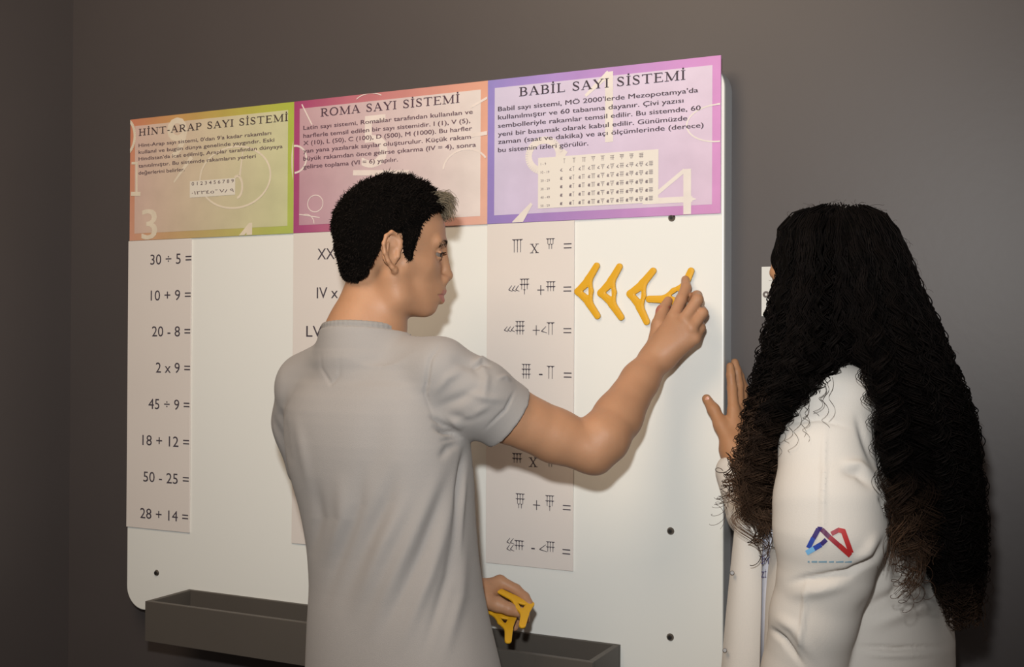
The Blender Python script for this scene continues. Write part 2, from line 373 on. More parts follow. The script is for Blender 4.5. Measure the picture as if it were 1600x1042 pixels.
def rng(u, v, ru, rv, wd, a0=0, a1=360):
    def f(bm): a = xz(u, v); b = xz(u + ru, v); c = xz(u, v - rv); ring(bm, a[0], a[1], b[0] - a[0], c[1] - a[1], wd, -.0048, a0, a1)
    return f
def ln(u0, v0, u1, v1, wd, w2=None):
    def f(bm): a = xz(u0, v0); b = xz(u1, v1); bar(bm, *a, *b, wd, -.0048, w2)
    return f
p1 = poster(0, ((206, 132, 104), (172, 186, 72), (206, 152, 128), (172, 186, 92)), ((212, 182, 170), (204, 202, 160), (206, 178, 164), (196, 196, 152)),
    ('HİNT-ARAP SAYI SİSTEMİ', (217, 212), (451, 189), .0165),
    [("Hint-Arap sayı sistemi, 0'dan 9'a kadar rakamları", 217, 230, 424), ('kullanıl ve bugün dünya genelinde yaygındır. Eski', 217, 240.5, 429), ("Hindistan'da icat edilmiş, Araplar tarafından dünyaya", 217, 251, 442), ('tanıtılmıştır. Bu sistemde rakamların yerleri', 217, 262, 400), ('değerlerini belirler.', 217, 273, 289)],
    m_ink_soft, [num('9', 262, 248, 62, 1.0), ln(300, 245, 272, 285, .012, .004), num('3', 222, 374, 46, 1.25), num('4', 365, 398, 48, 1.3), rng(367, 277, 56, 48, .0045), rng(371, 292, 8, 17, .006, -90, 120), ln(375, 275, 380, 236, .006, .003),
                 rng(197, 214, 14, 26, .008), ln(206, 255, 216, 255, .006), ln(214, 255, 214, 300, .006), ln(205, 303, 220, 303, .01), rng(470, 250, 13, 50, .005, 100, 220)],
    (222, 208, 186), 'green and orange poster headed HİNT-ARAP SAYI SİSTEMİ, leftmost on the board', mat('ink_t1', (66, 50, 50), rough=.6))
bm = bmesh.new(); a, b = xz(297, 309), xz(368, 278); quad(bm, [(a[0], -.0051, a[1]), (b[0], -.0051, a[1]), (b[0], -.0051, b[1]), (a[0], -.0051, b[1])]); obj('numeral_table', bm, mat('table_print', (222, 214, 200), rough=.6), p1)
bm = bmesh.new()
put_text(bm, '0 1 2 3 4 5 6 7 8 9', a[0] + .006, a[1] + .029, .008, -.0056, x1=b[0] - .004); put_text(bm, '٠١٢٣٤٥٦٧٨٩', a[0] + .006, a[1] + .007, .008, -.0056, x1=b[0] - .004); obj('table_marks', bm, m_ink_soft, p1)
poster(1, ((166, 66, 114), (222, 164, 138), (164, 72, 122), (220, 172, 152)), ((194, 158, 164), (224, 212, 206), (184, 142, 156), (220, 208, 202)),
    ('ROMA SAYI SİSTEMİ', (501, 182.5), (719, 160), .0178),
    [('Latin sayı sistemi, Romalılar tarafından kullanılan ve', 474.5, 203, 739), ('harflerle temsil edilen bir sayı sistemidir. I (1), V (5),', 474.5, 215.5, 735), ('X (10), L (50), C (100), D (500), M (1000). Bu harfler', 474.5, 227, 738), ('yan yana yazılarak sayılar oluşturulur. Küçük rakam', 474.5, 239, 736), ('büyük rakamdan önce gelirse çıkarma (IV = 4), sonra', 474.5, 251, 744), ('gelirse toplama (VI = 6) yapılır.', 474.5, 263.5, 622)],
    mat('ink_t2', (92, 62, 74), rough=.6), [num('5', 566, 262, 80, 1.0), ln(552, 270, 640, 270, .012), rng(461, 249, 18, 21, .0045, -90, 95), ln(735, 168, 763, 152, .005), ln(735, 212, 766, 207, .008), rng(728, 265, 36, 32, .004, 30, 175), rng(493, 318, 12, 13, .002), rng(478, 350, 13, 15, .002, 0, 110), ln(472, 163, 488, 195, .003), rng(578, 160, 24, 14, .002, 40, 150), ln(468, 335, 500, 340, .002)],
    (228, 214, 206), 'magenta and peach poster headed ROMA SAYI SİSTEMİ, middle of the board', mat('ink_t2h', (78, 52, 66), rough=.6))
p3 = poster(2, ((146, 134, 200), (212, 146, 202), (142, 124, 188), (204, 142, 190)), ((206, 196, 218), (220, 202, 220), (200, 188, 214), (208, 184, 204)),
    ('BABİL SAYI SİSTEMİ', (811, 151), (1072, 124), .0182),
    [("Babil sayı sistemi, MÖ 2000'lerde Mezopotamya'da", 778.6, 174, 1091), ('kullanılmıştır ve 60 tabanına dayanır. Çivi yazısı', 778.6, 187, 1068), ('sembolleriyle rakamlar temsil edilir. Bu sistemde, 60', 778.6, 200, 1095), ('yeni bir basamak olarak kabul edilir. Günümüzde', 778.6, 213, 1074), ('zaman (saat ve dakika) ve açı ölçümlerinde (derece)', 778.6, 225, 1099.5), ('bu sistemin izleri görülür.', 778.6, 238, 919.5)],
    m_ink_mid, [ln(952, 222, 952, 112, .017), ln(952, 114, 915, 150, .013, .006), rng(850, 243, 24, 24, .015), ln(884, 235, 866, 262, .012), rng(1122, 192, 50, 29, .0028), ln(1120, 163, 1127, 162, .003),
                ln(1074, 264, 1074, 336, .0155), ln(1070, 266, 1020, 308, .008), ln(1004, 315, 1082, 311, .0115), ln(1076, 311, 1088, 311, .0115, .001), ln(831, 318, 806, 352, .006, .022)],
    (226, 216, 208), 'purple and pink poster headed BABİL SAYI SİSTEMİ, rightmost on the board', m_ink)
TX0, TX1, TZ0, TZ1 = xz(841, 300)[0], xz(1029, 300)[0], xz(841, 326)[1], xz(841, 247)[1]
bm = bmesh.new(); quad(bm, [(TX0, -.0051, TZ0), (TX1, -.0051, TZ0), (TX1, -.0051, TZ1), (TX0, -.0051, TZ1)]); obj('numeral_table', bm, mat('table_print', (226, 218, 208), rough=.6), p3)
# wedge-shaped numerals
def wedge_v(bm, x, z, h, cw, y, k=1): bar(bm, x, z, x, z - h, .0014 * k, y, .0012 * k); quad(bm, [(x - cw / 2, y, z), (x - cw * .1, y, z - cw * .42), (x + cw * .1, y, z - cw * .42), (x + cw / 2, y, z)])
def wedges(bm, rows, x0, x1, zt, zb, y, k=1):
    n = len(rows); rh = (zt - zb) / n; st = (x1 - x0) / 3
    for r, c in enumerate(rows):
        z = zt - r * rh
        if c == 3 or len(rows) == 1: bar(bm, x0 - .001, z, x0 + st * c + .001, z, .0013 * k, y)
        for q in range(c): wedge_v(bm, x0 + st * (q + .5) + (0 if len(rows) == 1 or c == 3 else (3 - c) * st / 2), z, rh * (1.02 if r < n - 1 else .95), st * .95, y, k)
def tens(bm, n, x0, x1, zt, zb, y):
    st = (x1 - x0) / n; zc = (zt + zb) / 2
    for q in range(n): a = x0 + q * st; bar(bm, a, zb + (zt - zb) * .25, a + st * .9, zt, .0018, y, .001); bar(bm, a, zb + (zt - zb) * .25, a + st * 1.1, zb, .0018, y, .001)
rowz = [xz(841, v)[1] for v in (253, 263, 274, 286, 298, 308)]; cols = [865, 873, 883, 896, 909, 922, 937, 951, 968, 985, 1003, 1020]
zr = [TZ1 - (TZ1 - TZ0) * (.1 + .165 * k) for k in range(6)]
mt = mat('ink_table', (124, 112, 116), rough=.6)
for r in range(6):
    bm = bmesh.new(); cw = (TX1 - TX0) / 12.2
    if r: put_text(bm, '%d - %d' % (r * 10, r * 10 + 9), TX0 + .006, zr[r] - .005, .005, -.0056)
    else: put_text(bm, '1 - 9', TX0 + .006, zr[r] - .005, .005, -.0056)
    for n in range(0, 10):
        if r == 0 and n == 0: continue
        x = TX0 + .05 + (n if r else n - 1) * (TX1 - TX0 - .056) / 10.0
        rr = [3] * (n // 3) + ([n % 3] if n % 3 else [])
        if r: tens(bm, r if r < 4 else 3, x, x + .0045, zr[r] + .003, zr[r] - .003, -.0056)
        if n: wedges(bm, rr, x + .0075, x + .0145, zr[r] + .005, zr[r] - .0045, -.0056, .55)
    obj('table_row', bm, mt, p3)


# ---- the three strips of sums
m_strip = mat('strip_card', (222, 213, 206), rough=.5, spec=.35, var=.015, vscale=4); m_sum = mat('strip_ink', (70, 62, 70), rough=.6)
SW, SZ0 = .198, .983
def strip(i, label):
    t = thing('sum_strip', label, 'paper strip', (i * .5 + SW / 2, 0, SZ0)); x0 = i * .5 + (-.004 if i == 0 else .0)
    obj('strip_sheet', bm_box((x0, -.0035, SZ0), (i * .5 + SW, -.0004, PZ0 - .0005), .0004, 1), m_strip, t); return t
s1 = strip(0, 'left paper strip of ordinary sums from 30 ÷ 5 down to 28 + 14')
for s, u0, u1, v in (('30 ÷ 5 =', 235, 299, 413.5), ('10 + 9 =', 235.5, 298, 469.5), ('20 - 8 =', 237.5, 297.3, 525.5), ('2 x 9 =', 243.5, 297, 582), ('45 ÷ 9 =', 232, 296, 638.5), ('18 + 12 =', 222.5, 295.5, 695), ('50 - 25 =', 224, 295, 752), ('28 + 14 =', 219, 294, 809)):
    a = xz(u0, v); bm = bmesh.new(); put_text(bm, s, a[0], a[1], .0245, -.0042, x1=xz(u1, v)[0]); obj('sum_line', bm, m_sum, s1)
s2 = strip(1, 'middle paper strip with roman numeral sums, half hidden behind the young man')
for s, u0, v, wd in (('XX', 496, 405.5, 27), ('IV x', 495, 466, 33), ('LVI', 478.5, 526, 29)):
    a = xz(u0, v); bm = bmesh.new(); put_text(bm, s, a[0], a[1], .0245, -.0042, x1=xz(u0 + wd, v)[0]); obj('sum_line', bm, m_sum, s2)
s3 = strip(2, 'right paper strip with wedge-shaped cuneiform sums, beside the yellow pieces'); YY = -.0042
def G(rows, u0, u1, v0, v1): a = xz(u0, v0); b = xz(u1, v1); wedges(bm, rows, a[0], b[0], a[1], b[1], YY)
def T(n, u0, u1, v0, v1): a = xz(u0, v0); b = xz(u1, v1); tens(bm, n, a[0], b[0], a[1], b[1], YY)
def sym(c, u, v):
    x, z = xz(u, v)
    if c == '=': bar(bm, x - .0085, z + .004, x + .0085, z + .004, .0022, YY); bar(bm, x - .0085, z - .004, x + .0085, z - .004, .0022, YY)
    if c == '+': bar(bm, x - .008, z, x + .008, z, .0017, YY); bar(bm, x, z - .010, x, z + .010, .0017, YY)
    if c == '-': bar(bm, x - .004, z, x + .004, z, .0028, YY)
    if c == 'x': bar(bm, x - .006, z + .009, x + .006, z - .009, .0026, YY); bar(bm, x + .006, z + .009, x - .006, z - .009, .0013, YY); [bar(bm, x + s * .006 - .004, z + q * .009, x + s * .006 + .004, z + q * .009, .0012, YY) for s in (-1, 1) for q in (-1, 1)]
bm = bmesh.new(); G([3], 801, 816, 374.5, 395); sym('x', 835, 388); G([3, 2], 854, 866, 373, 389); sym('=', 887, 384); obj('sum_line', bm, m_sum, s3)
bm = bmesh.new(); T(3, 795, 811, 446, 455); G([3, 3, 1], 813, 826, 436, 460); sym('+', 845, 453); G([3, 3], 854, 867, 440, 455); sym('=', 886.5, 451.5); obj('sum_line', bm, m_sum, s3)
bm = bmesh.new(); T(3, 788, 804, 510, 518); G([3, 3, 3], 806, 819, 502, 523); sym('+', 838, 516); T(1, 846, 854, 510, 520); G([2], 855, 871, 504, 524); sym('=', 886.5, 516.5); obj('sum_line', bm, m_sum, s3)
bm = bmesh.new(); G([3, 3, 3], 816, 828.5, 569, 592); sym('-', 845, 585); G([2], 855, 871, 572, 593); sym('=', 887, 586); obj('sum_line', bm, m_sum, s3)
bm = bmesh.new(); G([3, 3], 801, 815, 708, 724); sym('x', 833, 722); G([3, 2], 854, 866, 713, 730); sym('=', 887, 725); obj('sum_line', bm, m_sum, s3)
bm = bmesh.new(); G([3, 3, 2], 806.5, 819, 771, 795); sym('+', 838.5, 789); G([3, 3, 1], 853, 865, 774, 799); sym('=', 885.6, 793); obj('sum_line', bm, m_sum, s3)
bm = bmesh.new(); T(2, 792, 803, 840, 850); T(2, 792, 803, 850, 861); G([3, 3], 804.5, 818, 844, 860); sym('-', 833, 857); T(1, 843, 854, 850, 862); G([3, 3], 854, 866, 846, 863); sym('=', 885, 862); obj('sum_line', bm, m_sum, s3)

# ------------------------------------------------------------------ the tray under the board
m_tray = mat('tray_grey', (84, 78, 72), rough=.5, spec=.4, var=.02)
tr = thing('tray', 'long dark grey open-topped tray fixed across the bottom of the white board', 'tray', (.75, 0, .755))
tx0, tx1, ty, tz0, tz1, th = .197, 1.300, -.146, .757, .848, .012
obj('front_panel', bm_box((tx0, ty, tz0), (tx1, ty + th, tz1), .001), m_tray, tr)
obj('back_panel', bm_box((tx0, -.010, tz0), (tx1, -.0005, tz1), .001), m_tray, tr)
for x in (tx0, tx1 - th): obj('end_panel', bm_box((x, ty + th, tz0), (x + th, -.010, tz1), .001), m_tray, tr)
obj('bottom_panel', bm_box((tx0 + th, ty + th, tz0), (tx1 - th, -.010, tz0 + .008)), m_tray, tr)

# small paper on the wall behind the young woman
n0, n1 = at(1190.5, 417, WY), at(1226, 494, WY)
t = thing('wall_notice', 'small white notice on the wall behind the curly hair of the young woman', 'notice', (n0[0] + .03, WY, n1[2]))
obj('notice_sheet', bm_box((n0[0], WY - .0025, n1[2]), (n0[0] + .07, WY, n0[2]), .0003, 1), mat('notice_paper', (214, 212, 206), rough=.5), t)
bm = bmesh.new(); p = at(1197, 460, WY - .003); q = at(1213, 460, WY - .003); ring(bm, p[0], p[2], .0045, .0045, .004, WY - .0032); bar(bm, p[0] + .004, p[2] - .005, q[0] + .02, p[2] - .012, .008, WY - .0032)
obj('notice_emblem', bm, mat('notice_ink', (96, 84, 80), rough=.6), t)

# ------------------------------------------------------------------ yellow wedge pieces
def make_piece():
    f = Field((-.036, -.068, -.0040), (.036, .068, .0075), .00115)
    X, Y, Z = np.meshgrid(*f.ax, indexing='ij'); P = np.stack([X, Y], -1)
    def seg(a, b, r0, r1):
        a, b = np.array(a), np.array(b); ba = b - a; q = P - a; t = np.clip((q @ ba) / (ba @ ba), 0, 1); return np.linalg.norm(q - t[..., None] * ba, axis=-1) - (r0 + (r1 - r0) * t)
    def smn(a, b, k): h = np.maximum(k - np.abs(a - b), 0) / k; return np.minimum(a, b) - h * h * k * .25
    d = seg((-.020, 0), (.004, .024), .0068, .0068)
    for a, b, r0, r1 in (((-.020, 0), (.004, -.024), .0062, .0062), ((.004, .024), (.0215, .050), .0078, .0066), ((.004, -.024), (.0215, -.050), .0078, .0066), ((.0055, .022), (.0075, 0), .0052, .0055), ((.0075, 0), (.0055, -.022), .0055, .0052), ((-.014, 0), (0, .011), .006, .006), ((-.014, 0), (0, -.011), .006, .006)): d = smn(d, seg(a, b, r0, r1), .004)
    h = smn(smn(seg((-.0065, 0), (.0015, .006), .0018, .0018), seg((-.0065, 0), (.0015, -.006), .0018, .0018), .001), seg((.0015, .006), (.0015, -.006), .0018, .0018), .001)
    d = np.maximum(d, -h)
    groove = np.exp(-((d + .0022) / .0007) ** 2) * .0007
    e = np.abs(Z - .0017) - .0030 + np.where(Z < .0017, 0, groove); q = np.stack([d + .0012, e + .0012], -1)
    f.D[:] = np.minimum(q.max(-1), 0) + np.linalg.norm(np.maximum(q, 0), axis=-1) - .0012
    return f.mesh('yellow_piece')
m_yel = mat('yellow_plastic', (222, 166, 34), rough=.45, spec=.4)
pm = make_piece(); pm.materials.append(m_yel); pm.materials.append(mat('magnet_backing', (22, 20, 20), rough=.7))
for f_ in pm.polygons:
    if f_.center.z < .0006: f_.material_index = 1
def piece(loc, rot, label):
    o = bpy.data.objects.new('wedge_piece', pm); scene.collection.objects.link(o); o.location = loc; o.rotation_euler = rot
    return tag(o, label, 'number piece', 'yellow wedge pieces')
def on_board(u, v, ang, label, y=-.0015):
    p = at(u, v, y); return piece((p[0], y - .0002, p[2]), Matrix.Rotation(PI / 2, 3, 'X').to_euler() if not ang else (Matrix.Rotation(-ang, 3, 'Y') @ Matrix.Rotation(PI / 2, 3, 'X')).to_euler(), label)
on_board(918, 455, .02, 'yellow wedge piece stuck on the board nearest the cuneiform strip')
on_board(954, 457, .04, 'yellow wedge piece second from the cuneiform strip, tucked behind the first')
on_board(1000, 461, -.13, 'yellow wedge piece with its upper arm tilted right, just left of the hand')
on_board(1056, 460, 2.13, 'yellow wedge piece being pressed onto the board by the young man', y=-.004)

# ------------------------------------------------------------------ people
m_skin = mat('skin', (178, 132, 100), rough=.5, spec=.35, bump=.12, scale=260, var=.05, vscale=22, sss=.12)
m_skin2 = mat('skin_woman', (170, 124, 90), rough=.5, spec=.35, bump=.12, scale=260, var=.05, vscale=22, sss=.12)
m_tee = mat('grey_jersey', (157, 151, 147), rough=.9, spec=.15, bump=.3, scale=900, var=.02, vscale=6, sheen=.1)
m_rib = mat('grey_rib', (150, 145, 141), rough=.9, spec=.15, bump=.4, scale=700)
m_hairm = mat('dark_hair', (8, 6, 5), rough=.9, spec=.04, bump=1.0, scale=140)
m_hairs = mat('hair_strands', (20, 13, 10), rough=.75, spec=.06, attr='tint')
m_coat = mat('white_coat_cotton', (208, 201, 193), rough=.85, spec=.2, bump=.15, scale=700)
m_trouser = mat('dark_trousers', (34, 36, 44), rough=.9, bump=.3, scale=500); m_shoe = mat('shoe', (28, 26, 26), rough=.5)
m_nail = mat('nail', (214, 160, 140), rough=.3); m_eye = mat('eye_white', (118, 106, 98), rough=.2); m_iris = mat('iris', (38, 24, 16), rough=.15)
m_lip = mat('lips', (176, 104, 90), rough=.45)

class Frame:
    "head frame: origin at the ear line, f forward, s to the figure's right, u up"
    def __init__(s, o, heading, pitch=0, roll=0, k=1.0):
        h = math.radians(heading); s.o = np.array(o, float); s.k = k
        f = np.array([math.sin(h), math.cos(h), 0]); r = np.array([math.cos(h), -math.sin(h), 0]); u = np.array([0, 0, 1.])
        p = math.radians(pitch); f, u = f * math.cos(p) + u * math.sin(p), u * math.cos(p) - f * math.sin(p)
        q = math.radians(roll); r, u = r * math.cos(q) + u * math.sin(q), u * math.cos(q) - r * math.sin(q)
        s.f, s.r, s.u = f, r, u; s.R = np.array([f, r, u])
    def __call__(s, f, r, u): return s.o + s.k * (f * s.f + r * s.r + u * s.u)

def head(F_, H, female=False):
    k = H.k
    def E(c, r, kk=.012, op='add', tilt=0, clip=None):
        R = H.R
        if tilt: a = math.radians(tilt); R = np.array([math.cos(a) * H.f + math.sin(a) * H.u, H.r, math.cos(a) * H.u - math.sin(a) * H.f])
        F_.ell(H(*c), np.array(r) * k, R, kk, op, clip)
    def C(a, b, ra, rb=None, kk=.008, op='add'): F_.cone(H(*a), H(*b), ra * k, (ra if rb is None else rb) * k, kk, op)
    E((.0, 0, .044), (.090, .072, .080)); E((.046, 0, .050), (.060, .058, .056), .02)
    E((.050, 0, -.018), (.052, .055, .070), .02); E((.058, 0, -.058), (.042, .040, .040), .02)
    for s in (-1, 1):
        C((.060, s * .040, -.014), (.030, s * .056, -.006), .019, .014, .02)                       # cheekbone
        C((.006, s * .046, -.040), (.020, s * .041, -.074), .016, .015, .03); C((.020, s * .041, -.074), (.070, s * .016, -.090), .0150, .0135, .022)   # jaw
        C((.099, s * .012, .030), (.084, s * .044, .030), .009, .008, .014)                         # brow ridge
        E((.104, s * .031, .008), (.017, .017, .011), .014, 'sub')
        F_.ell(H(.0845, s * .030, .008), np.array([.0134] * 3) * k, None, .003, clip=(-H.u, -.0022)); F_.ell(H(.0842, s * .030, .0075), np.array([.0132] * 3) * k, None, .003, clip=(H.u, -.0040))
        C((.098, s * .014, .0125), (.090, s * .044, .011), .0024, .002, .004)
        E((.105, s * .0125, -.0355), (.0115, .0075, .0082), .004)
    E((.082, 0, -.088), (.0150, .018, .014), .014)
    C((.104, 0, .018), (.1140, 0, -.022), .0078, .0088, .012); E((.1150, 0, -.0275), (.0110, .0102, .0090), .006); C((.110, 0, -.036), (.102, 0, -.042), .0068, .0075, .008)
    for s in (-1, 1): E((.1065, s * .0070, -.0425), (.0050, .0030, .0035), .002, 'sub')
    E((.088, 0, -.056), (.0235, .027, .025), .014)
    for s in (-1, 1):
        C((.1085, 0, -.0570), (.093, s * .025, -.064), .0064, .0034, .0035); C((.1055, 0, -.0735), (.092, s * .022, -.0675), .0070, .0036, .0035)
        C((.118, 0, -.0650), (.094, s * .0285, -.0660), .0020, .0018, .0015, 'sub')
        C((.100, s * .006, -.048), (.1095, s * .004, -.0545), .0028, .0024, .004)
        # ear
        hx = [(.009, .008), (.009, .020), (.002, .031), (-.010, .034), (-.020, .026), (-.024, .012), (-.021, -.004), (-.013, -.018), (-.005, -.028), (.001, -.033)]
        P = [H(a + .002, s * (.0725 - (a - .01) * .42), b + .002) for a, b in hx]; F_.chain(P, [k * .0034] * len(P), .003)
        E((-.006, s * .074, .004), (.017, .0045, .028), .006); E((.003, s * .072, -.030), (.0065, .0042, .0075), .004)
        E((-.002, s * .0815, .002), (.0075, .0065, .010), .004, 'sub'); E((-.006, s * .0835, .019), (.008, .0045, .007), .004, 'sub')
        C((.007, s * .074, .003), (.007, s * .0765, -.006), .0038, .0032, .004)
        C((-.013, s * .0815, .016), (-.014, s * .082, -.010), .0026, .0022, .004)

def eyes(H, parent, m_i=None):
    for s in (-1, 1):
        bm = bmesh.new(); bmesh.ops.create_uvsphere(bm, u_segments=20, v_segments=14, radius=.0121 * H.k); bmesh.ops.translate(bm, verts=bm.verts[:], vec=H(.0838, s * .030, .008))
        e = obj('eye', bm, m_eye, parent, True); bm = bmesh.new(); d = H.f
        bmesh.ops.create_uvsphere(bm, u_segments=16, v_segments=10, radius=.0068 * H.k)
        M = Matrix.Translation(H(.0918, s * .0300 + .0028, .0080)) @ Vector(d).to_track_quat('Z', 'Y').to_matrix().to_4x4() @ Matrix.Diagonal((1, 1, .62, 1)); bmesh.ops.transform(bm, matrix=M, verts=bm.verts[:])
        me = bpy.data.meshes.new('iris'); bm.to_mesh(me); bm.free(); me.materials.append(m_iris); o = bpy.data.objects.new('iris', me); scene.collection.objects.link(o); me.transform(Matrix.Translation(-parent.location)); o.parent = e
def hand_chain(F_, pts, rs, k=.0035): F_.chain([at3(p) for p in pts], rs, k)

def limb_rows(rows, ratio, e=None):
    "silhouette rows (v, u left, u right, depth y, heading deg) -> horizontal ellipses whose outline meets those edges"
    out = []
    for v, ul, ur, y, hd in rows:
        A, B = at(ul, v, y), at(ur, v, y); c = (at((ul + ur) / 2, v, y)); d = c - CAM; d[2] = 0; d /= np.linalg.norm(d); pe = np.array([d[1], -d[0]])
        hw = abs((B - A)[:2] @ pe) / 2; h = math.radians(hd); r = np.array([math.cos(h), -math.sin(h)]); f = np.array([math.sin(h), math.cos(h)])
        a = hw / math.sqrt((r @ pe) ** 2 + (ratio * (f @ pe)) ** 2); out.append((c[2], c[0], c[1], a, a * ratio, math.atan2(r[1], r[0])))
    return out


def merged(name, fields):
    VV, FF, off = [], [], 0
    for f in fields:
        me = f.mesh('tmp'); V = np.empty(len(me.vertices) * 3, np.float32); me.vertices.foreach_get('co', V); Q = np.empty(len(me.loops), np.int32); me.loops.foreach_get('vertex_index', Q)
        VV.append(V.reshape(-1, 3)); FF.append(Q.reshape(-1, 4) + off); off += len(VV[-1]); bpy.data.meshes.remove(me)
    return raw_mesh(name, np.concatenate(VV), np.concatenate(FF))
def legs(hip, heading, mt_, who, hem, r0=.085, hz=.9):
    h = math.radians(heading); r = np.array([math.cos(h), -math.sin(h), 0]); f = np.array([math.sin(h), math.cos(h), 0]); hip = np.array([hip[0], hip[1], 0])
    L = Field(hip - [.28, .30, 0] + [0, 0, .05], hip + [.28, .30, hz + .12], .008)
    for s in (-1, 1):
        a = hip + s * .085 * r; L.cone(a + [0, 0, hz], a + s * .015 * r + [0, 0, .48], r0, .062, .03).cone(a + s * .015 * r + [0, 0, .48], a + s * .02 * r - .01 * f + [0, 0, .09], .062, .052, .02)
    L.ell(hip + [0, 0, hz + .02], (.135, .095, .10), None, .03)
    obj('trousers', L.mesh('trousers'), m_trouser, who)
    for s in (-1, 1):
        a = hip + s * .105 * r - .01 * f; S = Field(a - [.2, .2, .01], a + [.2, .2, .13], .006)
        S.cone(a - .04 * f + [0, 0, .045], a + .14 * f + [0, 0, .034], .042, .036, .02, flat=(0, 0, 1), fs=.9).cone(a + [0, 0, .05], a + [0, 0, .095], .042, .045, .02)
        X, Y, Z = np.meshgrid(*S.ax, indexing='ij', sparse=True); S.D = np.maximum(S.D, .002 - Z).astype(np.float32); obj('shoe', S.mesh('shoe'), m_shoe, who)

# ================================================== the young man
man = thing('person', 'person in a grey t-shirt with short dark hair reaching up to place a yellow piece', 'person', (1.03, -.36, 0))
HM = Frame(at(604, 400, -.385), 47, pitch=-3, k=.985)
lo = np.minimum(HM(-.14, -.1, 0), HM(.14, .1, 0)) - np.array([.05, .03, 0]); hi = np.maximum(HM(-.14, -.1, 0), HM(.14, .1, 0)) + np.array([.05, .03, 0])
HF = Field((HM.o[0] - .155, HM.o[1] - .165, HM.o[2] - .225), (HM.o[0] + .16, HM.o[1] + .155, HM.o[2] + .15), .0020)
HF.chain([at(585, 446, -.385), at(580, 485, -.392), at(569, 520, -.400), at(568, 556, -.402)], [.051, .0555, .066, .069], .02); HF.cone(at(600, 462, -.365), at(590, 540, -.37), .041, .048, .02)
HF.cone(at(618, 424, -.410), at(603, 520, -.392), .020, .024, .03)
head(HF, HM)
AR = Field((1.10, -.52, 1.12), (1.58, .005, 1.60), .0026)
AR.chain([at(700, 585, -.41), at(790, 645, -.335), at(868, 681, -.275), at(925, 702, -.24)], [.040, .0505, .047, .0430], .012)
AR.chain([at(925, 702, -.24), at(942, 684, -.225), at(966, 650, -.18), at(1000, 594, -.118), at(1028, 556, -.078)], [.0415, .0465, .0435, .0345, .0275], .012)
AR.cone(at(934, 722, -.236), at(928, 712, -.24), .017, .020, .015)
# right hand: knuckles up, fingers closed on the yellow piece
wr = [(1020, 562, -.075), (1038, 556, -.078)]
kn = [(1052, 496, -.074), (1069, 500, -.084), (1080, 513, -.084), (1086, 529, -.078)]
for i, kp in enumerate(kn): AR.cone(at3(wr[0] if i < 2 else wr[1]), at3(kp), .021, .0125 - .0007 * i, .018)
AR.cone(at(1040, 540, -.066), at(1062, 512, -.070), .022, .018, .015)
hand_chain(AR, [kn[0], (1064, 468, -.052), (1072, 449, -.030), (1071, 437, -.013)], [.0120, .0105, .0098, .0082])
hand_chain(AR, [kn[1], (1090, 468, -.066), (1089, 462, -.040), (1077, 466, -.015)], [.0120, .0108, .0098, .0084])
hand_chain(AR, [kn[2], (1098, 489, -.066), (1096, 485, -.040), (1083, 484, -.016)], [.0114, .0100, .0092, .0080])
hand_chain(AR, [kn[3], (1095, 512, -.062), (1094, 508, -.038), (1083, 503, -.016)], [.0105, .0088, .0082, .0072])
hand_chain(AR, [(1024, 545, -.070), (1030, 508, -.055), (1035, 486, -.034), (1044, 470, -.014)], [.018, .0145, .0115, .0088], .006)
AL = Field((.66, -.42, .82), (1.19, -.05, 1.36), .0026)
LW = at(750, 929, -.178)
AL.chain([at(484, 640, -.345), at(500, 740, -.292), at(528, 850, -.25)], [.038, .041, .038], .012)
AL.chain([at(528, 850, -.25), at(600, 885, -.215), at(680, 912, -.19), LW], [.040, .040, .033, .026], .012)
lk = [(781, 908, -.150), (781, 918, -.140), (777, 930, -.134), (772, 941, -.132)]
for i, kp in enumerate(lk): AL.cone(LW, at3(kp), .0215, .0125 - .0006 * i, .016)
hand_chain(AL, [lk[0], (806, 921, -.143), (820, 933, -.146), (827, 943, -.152)], [.0115, .0104, .0094, .0080])
hand_chain(AL, [lk[1], (808, 938, -.128), (820, 956, -.132), (822, 968, -.143)], [.0115, .0104, .0094, .0078])
hand_chain(AL, [lk[2], (798, 952, -.124), (806, 970, -.130), (804, 980, -.143)], [.0110, .0098, .0088, .0076])
hand_chain(AL, [lk[3], (786, 960, -.124), (792, 974, -.130), (791, 980, -.140)], [.0100, .0086, .0080, .0070])
hand_chain(AL, [(758, 938, -.188), (777, 944, -.188), (795, 951, -.184), (810, 957, -.176)], [.0165, .0140, .0112, .0090], .006)
TK = Field((.72, -.52, .78), (1.28, -.22, 1.58), .009)
TK.cone(at(575, 545, -.405), at(585, 1000, -.37), .055, .07, .03).cone(at(560, 570, -.39), at(660, 580, -.40), .035, .035, .03).cone(at(500, 610, -.37), at(575, 580, -.39), .035, .035, .03).cone(at(660, 590, -.40), at(720, 600, -.40), .035, .04, .03)
body = obj('body', merged('body', [HF, AR, AL, TK]), m_skin, man)
eyes(HM, man)
def tint_lips(o, H, root):
    me = o.data; me.materials.append(m_lip); C = np.empty(len(me.polygons) * 3, np.float32); me.polygons.foreach_get('center', C); q = (C.reshape(-1, 3) + np.array(root.location) - H.o) / H.k; f, s, u = q @ H.f, q @ H.r, q @ H.u
    hit = (f > .09) & (np.abs(s) < .024) & (u < -.0545 - .08 * np.abs(s)) & (u > -.0790 + .35 * np.abs(s)) & (f > .0995 - .3 * np.abs(s)); idx = np.zeros(len(me.polygons), np.int32); idx[hit] = 1; me.polygons.foreach_set('material_index', idx)
tint_lips(body, HM, man)
